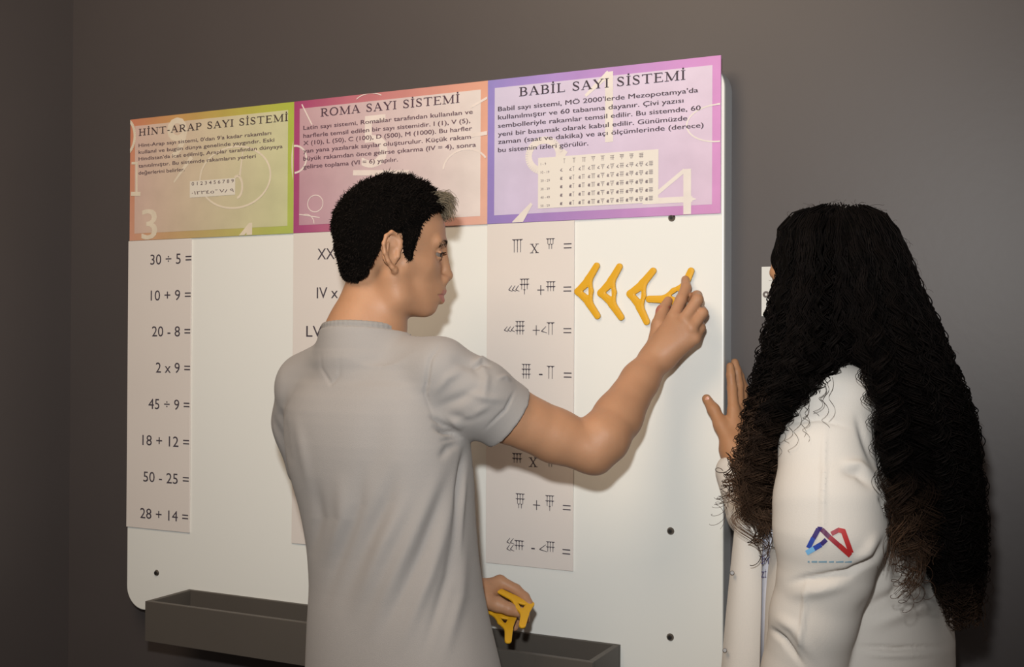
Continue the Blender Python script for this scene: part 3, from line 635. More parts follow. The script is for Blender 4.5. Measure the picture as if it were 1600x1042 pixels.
# eyebrow and mole
for s in (-1, 1):
    P = np.array([HM(.1065, s * .010, .027), HM(.1035, s * .024, .032), HM(.0935, s * .040, .029), HM(.086, s * .047, .024)]); t = np.linspace(0, 3, 60); paths = []
    for q in t:
        i = min(int(q), 2); p = P[i] + (P[i + 1] - P[i]) * (q - i)
        for k2 in range(4): a = p + RNG.normal(size=3) * .0011 - HM.u * .003 - HM.f * .001; paths.append(np.array([a, a + HM.u * .004 + HM.f * .001 * RNG.random() + s * HM.r * .002, a + HM.u * .006 + s * HM.r * .006]))
    lash = [np.array([HM(.0838 + .0128 * math.cos(a), s * (.030 + .0128 * math.sin(a)), .0108 - .0015 * abs(a)), HM(.0838 + .0175 * math.cos(a), s * (.030 + .0165 * math.sin(a)), .0112 - .002 * abs(a)), HM(.0838 + .0205 * math.cos(a), s * (.030 + .019 * math.sin(a)), .0132 - .002 * abs(a))]) for a in np.linspace(-.5, 1.1, 34)]
    obj('eyelashes', tubes('lash', lash, [np.array([.0006, .0004, .0001])] * len(lash), 3, [np.tile([.015, .01, .008], (3, 1))] * len(lash)), m_hairs, man)
    obj('eyebrow', tubes('eyebrow', paths, [np.array([.0006, .0005, .0001])] * len(paths), 3, [np.tile([.02, .013, .009], (3, 1))] * len(paths)), m_hairs, man)
# hair: close-cropped at the back, fuller on top
hh = Field(HM.o - [.155, .155, .095], HM.o + [.165, .165, .185], .0032)
hh.ell(HM(-.004, 0, .050), np.array([.096, .0785, .089]), HM.R, .01); hh.ell(HM(.026, 0, .080), np.array([.074, .058, .062]), HM.R, .03); hh.ell(HM(-.034, 0, .0), np.array([.053, .058, .066]), HM.R, .02)
for s in (-1, 1): hh.cone(HM(.029, s * .067, .035), HM(.030, s * .0655, -.012), .013, .008, .012)
X, Y, Z = np.meshgrid(*hh.ax, indexing='ij'); Q = np.stack([X, Y, Z], -1) - HM.o; qf, qr, qu = Q @ HM.f, Q @ HM.r, Q @ HM.u
# hairline: forehead, temples, sideburns, around the ears, nape
line = np.interp(qf, [-.13, -.051, -.040, -.031, -.020, -.008, .012, .018, .026, .034, .040, .050, .068, .085, .11], [-.050, -.047, -.035, -.005, .020, .036, .036, .0, -.008, -.006, .030, .058, .080, .092, .10])
cut = line - qu + .0; hh.D = np.maximum(hh.D, (cut * .75).astype(np.float32)); hh.noise(.0024, 210, 3)
hme = hh.mesh('hair')
V, N = get_v(hme); Vl = (V - HM.o); keep = np.flatnonzero(((Vl @ HM.u) > -.062))
pick = RNG.choice(keep, 15000); paths, rad, col = [], [], []
for i in pick:
    p, n = V[i], N[i]; q = Vl[i]; up = q @ HM.u; fw = q @ HM.f; top = np.clip((up - .03) / .08, 0, 1)
    L = .004 + .006 * top * RNG.random() + .002 * RNG.random(); 
    flow = HM.f * (.75 * top) - HM.u * (1 - top) * .9 - HM.f * (1 - top) * .25 + RNG.normal(size=3) * .45
    d1 = n * (.18 + .22 * top) + flow * .6; d1 /= np.linalg.norm(d1); d2 = d1 + flow * .7 + RNG.normal(size=3) * .35; d2 /= np.linalg.norm(d2); a = p - n * .002
    paths.append(np.array([a, a + d1 * L * .6, a + d1 * L * .6 + d2 * L * .7])); rad.append(np.array([.0011, .0008, .0002])); c = np.array([.007, .005, .004]) * (.6 + RNG.random() * 1.0); col.append(np.tile(c, (3, 1)))
hair = obj('hair', hme, m_hairm, man)
obj('hair_tufts', tubes('hair_tufts', paths, rad, 3, col), m_hairs, man)
# forelock lifted above the forehead, strong light on it painted as a paler tint
paths, rad, col = [], [], []
for k2 in range(620):
    s = RNG.uniform(-.045, .045); a = HM(.078 + RNG.uniform(-.02, .012), s, .108 + RNG.uniform(-.012, .012)); t = np.linspace(0, 1, 7)[:, None]
    L = RNG.uniform(.6, 1.0); e = HM(.108 + RNG.uniform(-.008, .014) * L, s * .95 + RNG.uniform(-.01, .01), .098 + RNG.uniform(-.026, .016)); m_ = (a + e) / 2 + HM.u * .022 * L + HM.f * .012
    P = (1 - t) ** 2 * a + 2 * t * (1 - t) * m_ + t ** 2 * e + .0016 * np.sin(t * 9 + k2) * HM.r; paths.append(P); rad.append(np.linspace(.0006, .00025, 7)); col.append(np.tile(np.array([.26, .21, .145]) * RNG.uniform(.5, 1.3), (7, 1)))
fl = obj('forelock', tubes('forelock', paths, rad, 3, col), m_hairs, man); fl['label'] = 'tousled forelock of dark hair, bright light painted into its strands'
# t-shirt
SH = Field((.68, -.58, .80), (1.34, -.20, 1.54), .0032)
rows = [(575, 505, 668, -.398, 8), (600, 470, 698, -.395, 8), (640, 447, 714, -.392, 8), (690, 447, 727, -.388, 8), (740, 454, 733, -.382, 8), (800, 471, 736, -.378, 8), (860, 482, 741, -.372, 8), (920, 486, 749, -.366, 8), (980, 482, 762, -.36, 8), (1042, 480, 777, -.355, 8), (1115, 478, 786, -.35, 8)]
SH.loft(limb_rows(rows, .66), .02, pw=2.3)
SH.cone(at(560, 553, -.405), at(683, 574, -.412), .044, .050, .035); SH.cone(at(590, 556, -.40), at(478, 603, -.368), .044, .048, .035)
SH.chain([at(690, 582, -.412), at(745, 620, -.375), at(792, 651, -.335)], [.052, .0600, .0580], .03)
SH.cone(at(785, 645, -.34), at(794, 653, -.333), .060, .060, .006)
SH.chain([at(481, 618, -.352), at(475, 658, -.325), at(491, 725, -.296)], [.051, .0495, .053], .05)
SH.chain([at(568, 508, -.400), at(569, 530, -.401), at(571, 560, -.402)], [.0700, .0735, .083], .03); SH.cone(at(548, 552, -.403), at(480, 592, -.372), .046, .046, .03)
# openings: the neck hole, the sleeve ends

d = at(794, 653, -.333) - at(745, 620, -.375); d /= np.linalg.norm(d); X, Y, Z = np.meshgrid(*SH.ax, indexing='ij', sparse=True); c0 = at(795, 652, -.334)
cutp = (X - c0[0]) * d[0] + (Y - c0[1]) * d[1] + (Z - c0[2]) * d[2]; near = ((X - c0[0]) ** 2 + (Y - c0[1]) ** 2 + (Z - c0[2]) ** 2) < .11 ** 2
SH.D = np.where(near, np.maximum(SH.D, cutp), SH.D).astype(np.float32)
SH.cone(at(780, 642, -.345), at(830, 675, -.30), .053, .053, .002, 'sub')
cc = at(567, 521, -.401); th = np.linspace(0, 2 * PI, 49); h8 = math.radians(8); er, ef = np.array([math.cos(h8), -math.sin(h8), 0]), np.array([math.sin(h8), math.cos(h8), 0])
def ring_at(a): return cc + er * .0705 * math.cos(a) + ef * .0680 * math.sin(a) + np.array([0, 0, .004 - .010 * math.sin(a) + .003 * math.cos(a)])
rx_, ry_ = (X - cc[0]), (Y - cc[1]); pr, pf = rx_ * er[0] + ry_ * er[1], rx_ * ef[0] + ry_ * ef[1]; plane = (Z - cc[2] - .002 + .147 * pf - .04 * pr) / 1.01
SH.D = np.where(rx_ ** 2 + ry_ ** 2 + 0 * Z < .105 ** 2, np.maximum(SH.D, plane), SH.D).astype(np.float32)
SH.noise(.0009, 26, 5)
sme = SH.mesh('t_shirt')
folds(sme, [(a_, b_, c_ * 1.35) for a_, b_, c_ in [([(668, 648), (690, 662), (724, 680)], 3.5, -.005), ([(680, 672), (700, 676), (726, 684)], 2.5, -.004), ([(684, 690), (705, 686), (726, 684)], 2.5, -.003), ([(730, 690), (718, 760), (706, 850)], 5, -.005), ([(728, 720), (722, 790), (716, 880)], 4, .004), ([(735, 568), (752, 560), (768, 564)], 3.5, .004), ([(736, 576), (754, 568), (770, 574)], 3, -.004), ([(775, 592), (788, 588), (800, 596)], 3, .003), ([(675, 640), (720, 622), (760, 598)], 8, -.004), ([(672, 622), (700, 590), (730, 575)], 7, .003), ([(700, 660), (740, 650), (775, 625)], 6, .003), ([(420, 640), (436, 680), (456, 730)], 7, -.004), ([(589, 1008), (659, 857), (716, 706)], 11, -.006), ([(570, 1008), (630, 870), (700, 716)], 13, .005), ([(508, 890), (536, 810), (532, 733)], 12, .005), ([(524, 965), (572, 850), (604, 782), (622, 720)], 13, -.006),
            ([(548, 975), (600, 850), (645, 760)], 13, .0055), ([(500, 960), (528, 880), (560, 790), (566, 715)], 10, -.004), ([(620, 1030), (672, 900), (716, 760)], 10, .005), ([(655, 1040), (700, 900), (724, 760)], 8, -.0045), ([(690, 1045), (720, 930), (730, 800)], 9, .004), ([(486, 880), (500, 810), (492, 740)], 9, -.004),
            ([(724, 680), (700, 676), (672, 664)], 5, -.006), ([(722, 690), (700, 700), (684, 720)], 6, -.004), ([(724, 672), (712, 660), (690, 645)], 6, .004), ([(726, 690), (722, 740), (715, 800)], 5, -.004),
            ([(693, 532), (672, 562), (664, 615), (682, 664)], 3.2, -.0035), ([(746, 556), (760, 590), (752, 640)], 7, .004), ([(700, 560), (740, 572), (775, 600)], 9, -.004), ([(690, 650), (730, 655), (770, 640)], 7, -.0035), ([(720, 610), (760, 622), (800, 625)], 6, .003), ([(806, 606), (790, 640), (752, 676)], 2.0, -.0035),
            ([(500, 540), (502, 575), (517, 600), (530, 588), (531, 548)], 2.6, -.0015), ([(447, 600), (440, 650), (452, 710)], 6, -.003), ([(460, 640), (472, 700), (486, 780)], 8, .003), ([(600, 600), (590, 700), (560, 800)], 26, -.004)]])
tee = obj('t_shirt', sme, m_tee, man)
ring_p = np.array([ring_at(a) for a in th])
cm = Field(ring_p.min(0) - .012, ring_p.max(0) + .012, .0025); cm.chain([p + [0, 0, .004] for p in ring_p], [.0046] * 49, .003); cm.chain([p - [0, 0, .004] for p in ring_p], [.0050] * 49, .003)
obj('collar', cm.mesh('collar'), m_rib, man)
legs((1.005, -.35), 8, m_trouser, man, .8, hz=.86)
# pieces in his left hand
def held(u, v, y, ang, yaw, tilt, label): return piece(at(u, v, y), (Matrix.Rotation(yaw, 3, 'Z') @ Matrix.Rotation(-tilt, 3, 'X') @ Matrix.Rotation(-ang, 3, 'Y') @ Matrix.Rotation(PI / 2, 3, 'X')).to_euler(), label)
held(814, 948, -.170, 3.30, .78, 1.08, 'yellow wedge piece pinched between thumb and finger of the lowered hand')
held(787, 971, -.184, 3.42, .78, 1.08, 'yellow wedge piece hanging lowest from the lowered hand, above the tray')

# ================================================== the young woman
girl = thing('person', 'person in a white coat with very long dark curly hair, hand on the board edge', 'person', (1.78, -.32, 0))
HG = Frame(at(1306, 450, -.33), -72, pitch=-3, k=.955)
GF = Field(HG.o - [.16, .14, .20], HG.o + [.14, .14, .15], .0030)
head(GF, HG); GF.cone(HG(-.02, 0, -.05), HG(-.03, 0, -.19), .048, .052, .02)
GH = Field((1.46, -.19, 1.16), (1.80, .052, 1.45), .0024)
gw = at(1147, 702, -.035)
GH.chain([at(1170, 790, -.10), gw], [.030, .0225], .01)
gk = [(1146, 640, -.014), (1154, 642, .006), (1160, 645, .024), (1164, 652, .036)]
for i, kp in enumerate(gk): GH.cone(gw, at3(kp), .019, .0115 - .0006 * i, .016)
hand_chain(GH, [gk[0], (1144, 607, .001), (1142, 586, .003), (1141, 572, .006)], [.0108, .0094, .0086, .0074])
hand_chain(GH, [gk[1], (1154, 602, .022), (1151, 580, .027), (1148, 566, .030)], [.0108, .0094, .0086, .0074])
hand_chain(GH, [gk[2], (1160, 606, .034), (1156, 588, .038), (1152, 575, .040)], [.0104, .0090, .0082, .0070])
hand_chain(GH, [gk[3], (1166, 622, .040), (1164, 606, .041), (1161, 596, .042)], [.0094, .0078, .0072, .0062])
hand_chain(GH, [(1140, 690, -.040), (1127, 664, -.030), (1115, 640, -.022), (1104, 623, -.014)], [.0165, .0135, .0108, .0088], .008)
obj('body', merged('body', [GF, GH]), m_skin2, girl); eyes(HG, girl)
bm = bmesh.new(); nb = at(1105, 624, -.0225); bmesh.ops.create_uvsphere(bm, u_segments=12, v_segments=8, radius=.006)
bmesh.ops.transform(bm, matrix=Matrix.Translation(nb) @ Matrix.Rotation(.35, 4, 'Y') @ Matrix.Diagonal((.75, .35, 1.05, 1)), verts=bm.verts[:]); obj('thumbnail', bm, m_nail, girl, True)
# coat
CT = Field((1.44, -.66, .62), (2.06, -.04, 1.44), .0036)
rows = [(600, 1268, 1372, -.31, -80), (640, 1246, 1398, -.31, -80), (690, 1228, 1425, -.31, -80), (760, 1214, 1448, -.31, -80), (850, 1206, 1462, -.31, -80), (930, 1202, 1474, -.31, -80), (1000, 1200, 1488, -.31, -80), (1042, 1198, 1486, -.31, -80), (1120, 1194, 1500, -.31, -80), (1300, 1180, 1530, -.31, -80)]
CT.loft(limb_rows(rows, .78), .02, pw=2.4)
CT.cone(at(1325, 598, -.33), at(1312, 628, -.44), .045, .056, .03); CT.cone(at(1325, 598, -.32), at(1300, 640, -.18), .045, .05, .03)
CT.chain([at(1308, 634, -.455), at(1291, 705, -.478), at(1296, 785, -.495), at(1297, 832, -.50), at(1291, 892, -.50), at(1272, 965, -.495), at(1256, 1050, -.48), at(1240, 1115, -.46)], [.055, .0640, .0765, .0775, .0640, .0590, .0580, .055], .010)
CT.chain([at(1300, 650, -.18), at(1250, 800, -.13), at(1178, 800, -.10), at(1150, 738, -.045)], [.055, .055, .046, .037], .015)
CT.cone(at(1158, 745, -.05), at(1144, 702, -.03), .027, .027, .002, 'sub')
CT.noise(.0012, 22, 9)
cme = CT.mesh('coat')
folds(cme, [([(1224, 912), (1262, 904), (1325, 895), (1368, 872), (1390, 825)], 5, -.010), ([(1330, 880), (1355, 862), (1376, 830)], 8, .006), ([(1225, 930), (1280, 922), (1345, 905)], 10, .006), ([(1199, 978), (1225, 1000), (1262, 1050)], 4, -.009), ([(1205, 960), (1240, 980), (1280, 1042)], 8, .006),
            ([(1289, 640), (1287, 760), (1285, 890)], 3.0, .0045), ([(1262, 900), (1256, 960), (1244, 1042)], 3, .006), ([(1372, 772), (1384, 792), (1388, 812)], 3, -.010), ([(1310, 735), (1340, 740), (1368, 765)], 7, -.006), ([(1310, 722), (1342, 726), (1372, 750)], 7, .006), ([(1218, 662), (1280, 655), (1342, 672)], 2.6, -.003),
            ([(1335, 640), (1352, 690), (1372, 745)], 6, -.005), ([(1330, 960), (1400, 930), (1450, 905)], 10, -.010), ([(1345, 985), (1410, 955), (1470, 940)], 12, .008), ([(1330, 1010), (1400, 1013), (1484, 1010)], 3, -.006), ([(1340, 1022), (1400, 1024), (1484, 1021)], 4, .004), ([(1425, 800), (1432, 880), (1440, 960)], 10, .006), ([(1400, 840), (1404, 900), (1402, 960)], 10, -.006)])
coat = obj('lab_coat', cme, m_coat, girl)
from mathutils.bvhtree import BVHTree
def bvh_of(me):
    V, _ = get_v(me); Q = np.empty(len(me.loops), np.int32); me.loops.foreach_get('vertex_index', Q); return BVHTree.FromPolygons([tuple(v) for v in V], Q.reshape(-1, 4).tolist())
me_c = cme.copy(); me_c.transform(Matrix.Translation(girl.location)); BV = bvh_of(me_c)
def on_cloth(u, v, off=.0012):
    d = Vector(at(u, v, 0) - CAM).normalized(); h = BV.ray_cast(Vector(CAM), d)
    return np.array(h[0] - d * off) if h[0] is not None else at(u, v, -.5)
def patch(pts, name, m, parent, off=.0012, nsub=8):
    "flat print following the cloth: a ribbon between two rows of photo points"
    (a0, a1), (b0, b1) = pts; V, Q = [], []
    for i in range(nsub + 1):
        t = i / nsub
        for j in range(3):
            s = j / 2; p = (np.array(a0) * (1 - t) + np.array(a1) * t) * (1 - s) + (np.array(b0) * (1 - t) + np.array(b1) * t) * s; V.append(on_cloth(p[0], p[1], off))
    for i in range(nsub):
        for j in range(2): k = i * 3 + j; Q.append((k, k + 1, k + 4, k + 3))
    return obj(name, raw_mesh(name, V, Q), m, parent)
def band(u0, v0, u1, v1, wd, m, off=.0012):
    d = np.array([u1 - u0, v1 - v0], float); n = np.array([-d[1], d[0]]) / np.linalg.norm(d) * wd / 2; a, b = np.array([u0, v0]), np.array([u1, v1])
    return patch(((a - n, b - n), (a + n, b + n)), 'emblem_band', m, coat, off)
lb = [mat('emblem_' + n, c, rough=.5) for n, c in (('light_blue', (120, 178, 222)), ('blue', (46, 70, 160)), ('indigo', (52, 36, 104)), ('plum', (92, 30, 74)), ('crimson', (150, 34, 48)), ('red', (176, 40, 40)))]
coat_links = [(1260, 864, 1272, 857, 8, 0, .0014), (1272, 857, 1283, 850.5, 8, 1, .0014), (1283, 850.5, 1291, 843, 7, 2, .0014), (1263, 856, 1271, 840, 7.5, 1, .0012), (1271, 841, 1279, 826, 7.5, 2, .0012), (1277, 826, 1285, 827, 7, 2, .0013), (1284, 827, 1296, 839, 7.5, 3, .0016), (1295, 838, 1312, 853, 7.5, 4, .0016), (1311, 852, 1329, 868, 8, 5, .0016), (1299, 834, 1312, 827, 7, 4, .0013), (1310, 828, 1319, 830, 7.5, 5, .0014), (1317, 828, 1330, 864, 8, 5, .0012)]
for u0, v0, u1, v1, wd, mi, off in coat_links: 
    band(u0, v0, u1, v1, wd, lb[mi], off)
bm_l = mat('emblem_lettering', (124, 158, 176), rough=.6)
for u0, u1 in ((1262, 1265), (1268, 1277), (1279, 1292), (1295, 1303), (1306, 1318), (1320, 1331)): o = patch((((u0, 876.4 + (u0 - 1262) * .02), (u1, 876.4)), ((u0, 879.0), (u1, 879.0))), 'emblem_lettering', bm_l, coat, nsub=2)
# front placket, snaps, shirt and its lettering
def sheet(rows, y, name, m, thick=.003):
    VV = []; 
    for v, u0, u1, yo in rows: VV += [at(u0, v, y + yo), at((u0 + u1) / 2, v, y + yo - .006), at(u1, v, y + yo)]
    n = len(rows); Q = []
    VV = np.array(VV); back = VV + np.array([.25, 1, 0]) * thick; V = np.concatenate([VV, back]); m0 = 3 * n
    for i in range(n - 1):
        for j in range(2): k = i * 3 + j; Q += [(k, k + 3, k + 4, k + 1), (m0 + k, m0 + k + 1, m0 + k + 4, m0 + k + 3)]
        Q += [(i * 3, m0 + i * 3, m0 + i * 3 + 3, i * 3 + 3), (i * 3 + 2, i * 3 + 5, m0 + i * 3 + 5, m0 + i * 3 + 2)]
    for k in (0, 1): Q += [(k, k + 1, m0 + k + 1, m0 + k)]; kk = 3 * (n - 1) + k; Q += [(kk, m0 + kk, m0 + kk + 1, kk + 1)]
    return obj(name, raw_mesh(name, V, Q), m, girl)

sheet([(740, 1158, 1190, 0), (780, 1152, 1190, 0), (840, 1146, 1190, 0), (900, 1140, 1189, 0), (960, 1134, 1188, 0), (1042, 1127, 1186, 0), (1200, 1112, 1184, 0)], -.405, 'front_placket', m_coat, .004)
m_shirt = mat('pale_shirt', (206, 208, 220), rough=.8); sheet([(770, 1186, 1216, 0), (850, 1187, 1224, 0), (900, 1188, 1236, 0), (960, 1188, 1230, 0), (1060, 1186, 1226, 0)], -.398, 'shirt', m_shirt, .003)
m_snap = mat('snap_metal', (112, 108, 106), rough=.5, metal=.6)
for u, v in ((1144, 895), (1132.5, 1016)):
    p = at(u, v, -.413); bm = bmesh.new(); bmesh.ops.create_cone(bm, segments=16, radius1=.0034, radius2=.0026, depth=.0022, cap_ends=True, matrix=Matrix.Translation(p) @ Vector(CAM - p).to_track_quat('Z', 'Y').to_matrix().to_4x4()); obj('snap', bm, m_snap, girl)
m_navy = mat('navy_print', (44, 38, 92), rough=.6); m_soft = mat('pale_print', (140, 150, 176), rough=.6)
def print_at(body, u, v, cap, y, m, name='printed_word', xs=.8):
    me = text_mesh(body); lo, hi = bounds(me); s = cap / CAP; p = at(u, v, y); a, b = Vector(RV).normalized(), Vector((0, 0, 1)); n = a.cross(b)
    me.transform(Matrix(((a.x * s * xs, b.x * s, n.x, p[0]), (a.y * s * xs, b.y * s, n.y, p[1]), (a.z * s * xs, b.z * s, n.z, p[2]), (0, 0, 0, 1)))); o = obj(name, me, m, girl)
print_at('İMİ', 1189, 881, .0098, -.412, m_navy, xs=.7); print_at('Zİ', 1189, 902, .0088, -.409, m_navy, xs=.6)
for q, ch in enumerate('ATODA'): print_at(ch, 1192, 812 + q * 12.5, .0055, -.409, m_soft, 'printed_letter')

# ---- long curly hair: a dark mass under hundreds of ringlets
FRONT = [(318, 1290, 1335, -.34, .03), (335, 1238, 1345, -.345, .09), (360, 1216, 1352, -.35, .115), (400, 1214, 1352, -.355, .13), (430, 1214, 1352, -.355, .13), (460, 1205, 1350, -.36, .14), (520, 1196, 1348, -.37, .14), (565, 1186, 1330, -.38, .14), (600, 1178, 1302, -.39, .13), (650, 1168, 1258, -.40, .10), (700, 1158, 1224, -.405, .075), (750, 1150, 1208, -.41, .055), (800, 1156, 1206, -.415, .035), (850, 1172, 1200, -.42, .02)]
BACK = [(318, 1285, 1345, -.34, .03), (335, 1270, 1385, -.34, .09), (360, 1262, 1405, -.34, .12), (400, 1262, 1424, -.34, .13), (450, 1270, 1442, -.34, .14), (510, 1290, 1470, -.34, .15), (565, 1316, 1490, -.34, .155), (610, 1342, 1508, -.34, .155), (660, 1364, 1524, -.34, .15), (760, 1390, 1534, -.34, .14), (800, 1412, 1536, -.34, .13), (850, 1440, 1537, -.34, .12), (900, 1458, 1535, -.34, .10), (940, 1474, 1532, -.34, .08), (985, 1492, 1528, -.34, .03)]
LOCKS = [(318, 1285, 1345, -.40, .03), (400, 1290, 1400, -.42, .08), (560, 1330, 1440, -.42, .10), (660, 1362, 1450, -.42, .12), (760, 1376, 1452, -.42, .12), (860, 1388, 1454, -.42, .11), (950, 1396, 1450, -.42, .10)]
def sample(rows, v, s, lay):
    r = np.array(rows, float); ul, ur, y, dp = [np.interp(v, r[:, 0], r[:, i]) for i in (1, 2, 3, 4)]
    u = ul + (ur - ul) * s; y = y - dp * np.sqrt(np.maximum(1 - (2 * s - 1) ** 2, 0)) * lay
    d = FV[None] + ((u - 800) / F)[:, None] * RV - ((v - 521) / F)[:, None] * UV_; return CAM + ((y - CAM[1]) / d[:, 1])[:, None] * d
HC = Field((1.44, -.62, .86), (2.02, -.12, 1.62), .0060)
for rows in (FRONT, BACK):
    R_ = np.array(rows, float); lr = []
    for v, ul, ur, y, dp in rows[1:-1]:
        g = 7 if v < 680 else 17
        if ur - ul < 2.5 * g: continue
        A, B_ = at(ul + g, v, y), at(ur - g, v, y); c = (A + B_) / 2; hw = np.linalg.norm((B_ - A)[:2]) / 2; lr.append((c[2], c[0], c[1], hw, max(dp * .86, .012), math.radians(8)))
    HC.loft(lr, .02, pw=2.1)
HC.ell(at(1318, 402, -.335), np.array([.078, .090, .076]), None, .03)
HC.ell(HG(.0, 0, .048), np.array([.094, .084, .086]), HG.R, .02).chain([HG(.0, .060, .06), HG(-.01, .075, -.06), HG(-.005, .080, -.20), HG(.03, .075, -.34)], [.045, .050, .048, .024], .03)
HC.noise(.0035, 120, 4)
# leave the face free
Xh, Yh, Zh = np.meshgrid(*HC.ax, indexing='ij', sparse=True); q = (Xh - HG.o[0]) * HG.f[0] + (Yh - HG.o[1]) * HG.f[1] + (Zh - HG.o[2]) * HG.f[2]; rr = (Xh - HG.o[0]) * HG.r[0] + (Yh - HG.o[1]) * HG.r[1]; uu = Zh - HG.o[2]
wedge = np.maximum(.062 - q + 0 * rr, np.maximum(np.abs(rr - .02) - .055, np.maximum(uu - .075, -.20 - uu)))
HC.D = np.maximum(HC.D, -wedge).astype(np.float32)
obj('hair', HC.mesh('hair'), m_hairm, girl)
def ringlets(rows, n, vend, lay_r, brown, seed, thin=1.0, amp=1.0, loose=0, fib=2, spread=.0014, ps=1.0):
    r = np.random.default_rng(seed); paths, rad, col = [], [], []
    for i in range(n):
        s = r.beta(.75, .75); s = .02 + .96 * s; lay = r.uniform(*lay_r); ve = r.uniform(*vend); v0 = 320 + 22 * r.random() + (r.random() * 160 if r.random() < .4 else 0)
        m = int(90 + (ve - v0) * .42); v = np.linspace(v0, ve, m); t = (v - v0) / (ve - v0)
        drift = (r.random() - .5) * .08 * np.sin(t * 5 + r.random() * 6); ss = np.clip(s + drift, .0, 1.0); P = sample(rows, v, ss, lay * (1 + 0 * v))
        L = np.linalg.norm(np.diff(P, axis=0), axis=1).sum(); A = (r.uniform(.0045, .0100) * (.12 + .88 * np.clip(t * 1.9 - .15, 0, 1))) * amp * (1 + loose * np.clip(t - .7, 0, 1) * 3); pitch = ps * r.uniform(.024, .038); ph = r.random() * 6.28 + np.cumsum(np.full(m, L / m / pitch * 2 * PI)) * (1 + .12 * np.sin(t * 7 + r.random() * 6))
        sg = 1 if r.random() < .5 else -1; off = np.cos(ph)[:, None] * RV + sg * np.sin(ph)[:, None] * FV * .9
        P = P + off * A[:, None]; tint = np.array([.0042, .003, .0026]) * r.uniform(.5, 1.7); b = np.clip((v - brown) / 160, 0, 1)[:, None] * r.uniform(.3, 1)
        c = tint * (1 - b) + np.array([.13, .074, .046]) * b
        for f in range(fib):
            o = r.normal(size=3) * spread; Pf = P + o * (1 + t[:, None]); paths.append(Pf); rad.append(np.linspace(.0012, .0006, m) * thin); col.append(c * r.uniform(.75, 1.25))
    return paths, rad, col
p1_, r1_, c1_ = ringlets(FRONT, 230, (640, 830), (.75, 1.08), 600, 21)
p2_, r2_, c2_ = ringlets(BACK, 360, (800, 985), (.75, 1.08), 900, 22)
p3_, r3_, c3_ = ringlets(LOCKS, 13, (830, 945), (.9, 1.15), 740, 24, .5, 1.25, .3, 20, .0030, 1.35); p4_, r4_, c4_ = ringlets(FRONT, 14, (780, 850), (1.0, 1.3), 640, 25, .55, 1.3, .3, 14, .0022, 1.2); p1_ += p4_; r1_ += r4_; c1_ += c4_
obj('front_ringlets', tubes('ringlets', p1_, r1_, 3, c1_), m_hairs, girl)
obj('back_ringlets', tubes('ringlets', p2_ + p3_, r2_ + r3_, 3, c2_ + c3_), m_hairs, girl)
# loose curls: at the cuff, over the sleeve and along the outline
paths, rad, col = [], [], []
def loose(u0, v0, u1, v1, y0, y1, turns, apx, n=60, brown=.8, r0=.0007):
    t = np.linspace(0, 1, n); ph = RNG.random() * 6.28 + t * turns * 6.28; sg = RNG.choice([-1, 1]); A = apx * (.4 + .8 * t)
    u = u0 + (u1 - u0) * t + np.cos(ph) * A; v = v0 + (v1 - v0) * t + np.sin(ph) * A * .8; y = y0 + (y1 - y0) * t + sg * np.sin(ph) * A * .0009
    paths.append(np.array([at(*q) for q in zip(u, v, y)])); rad.append(np.linspace(r0, r0 * .5, n)); b = np.linspace(0, brown, n)[:, None]; col.append((np.array([.014, .009, .007]) * (1 - b) + np.array([.08, .043, .026]) * b) * RNG.uniform(.6, 1.3))
for k2 in range(22): loose(1168 + RNG.normal() * 9, 690 + RNG.normal() * 8, 1142 + RNG.normal() * 14, 765 + RNG.normal() * 26, -.40, -.41, 2.6, 9, r0=.0010)
for k2 in range(9): loose(1150 + RNG.normal() * 8, 715 + RNG.normal() * 12, 1126 + RNG.normal() * 6, 800 + RNG.normal() * 25, -.40, -.41, 2.6, 10, r0=.0006)
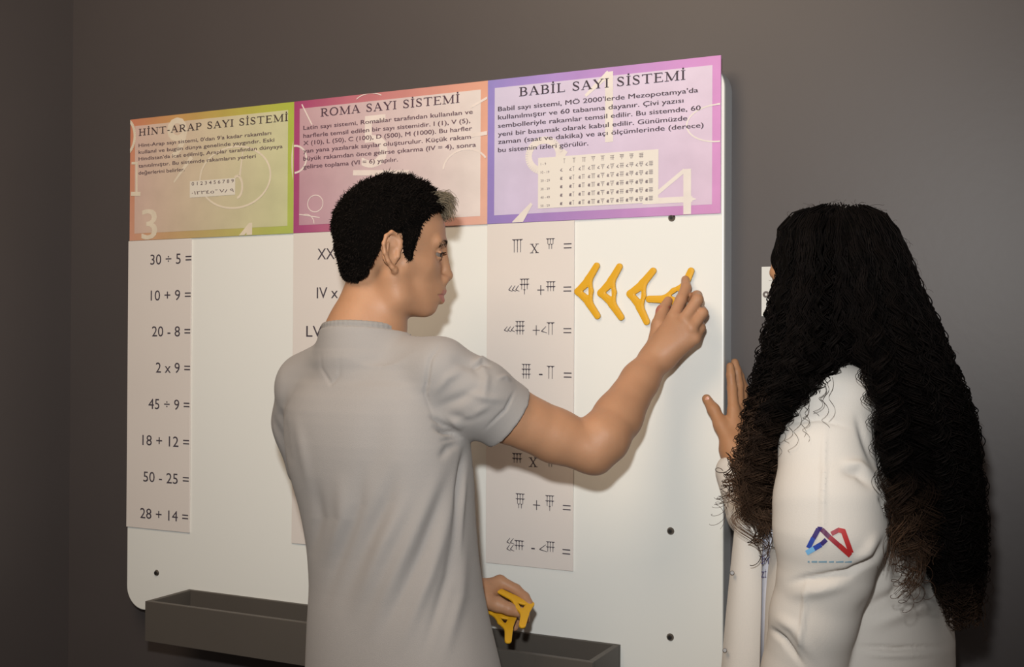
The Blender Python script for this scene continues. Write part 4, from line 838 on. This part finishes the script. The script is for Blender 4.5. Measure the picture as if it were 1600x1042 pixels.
for k2 in range(7): loose(1180 + RNG.normal() * 8, 790, 1190 + RNG.normal() * 8, 868 + RNG.normal() * 10, -.43, -.44, 2.6, 9, r0=.0011)
for k2 in range(10):
    t = np.linspace(0, 1, 50); q0 = RNG.uniform(0, 1); u0, v0 = 1300 - 75 * q0, 590 + 75 * q0; u1, v1 = u0 - RNG.uniform(-8, 22), v0 + RNG.uniform(35, 75); A = 5 * (.4 + t); ph = RNG.random() * 6.28 + t * RNG.uniform(9, 16)
    paths.append(np.array([on_cloth(a, b, .0025 + .004 * abs(math.sin(q))) for a, b, q in zip(u0 + (u1 - u0) * t + np.cos(ph) * A, v0 + (v1 - v0) * t + np.sin(ph) * A * .4, ph)])); rad.append(np.linspace(.00035, .00018, 50)); col.append(np.tile([.03, .018, .012], (50, 1)))
for k2 in range(12): u = RNG.uniform(1392, 1444); loose(u, 830, u + 6 + RNG.normal() * 6, 930 + RNG.normal() * 14, -.53, -.53, 4.2, 9, r0=.0007)
for k2 in range(60):
    v = RNG.uniform(340, 960); ur = np.interp(v, [r_[0] for r_ in BACK], [r_[2] for r_ in BACK]); loose(ur - 6, v, ur + RNG.uniform(2, 16), v + RNG.uniform(20, 60), -.35, -.36, 2, 6, 30, .3, .0003)
for k2 in range(40):
    v = RNG.uniform(335, 700); ul = np.interp(v, [r_[0] for r_ in FRONT], [r_[1] for r_ in FRONT]); loose(ul + 6, v, ul - RNG.uniform(-4, 8), v + RNG.uniform(15, 50), -.37, -.37, 2, 5, 30, .4, .0004)
for k2 in range(40):
    u = RNG.uniform(1225, 1400); v = np.interp(u, [1216, 1240, 1290, 1345, 1385, 1405], [352, 333, 319, 318, 334, 358]); loose(u, v + 4, u + RNG.normal() * 14, v - RNG.uniform(0, 7), -.34, -.34, 1, 3, 20, .2, .0003)
obj('stray_curls', tubes('stray', paths, rad, 4, col), m_hairs, girl)
legs((1.80, -.30), -72, m_trouser, girl, .6, r0=.075, hz=.8)

for o in scene.objects:
    if o.name.split('.')[0] in ('front_ringlets', 'back_ringlets', 'stray_curls', 'hair_tufts', 'forelock', 'eyebrow', 'eyelashes'): o['kind'] = 'stuff'
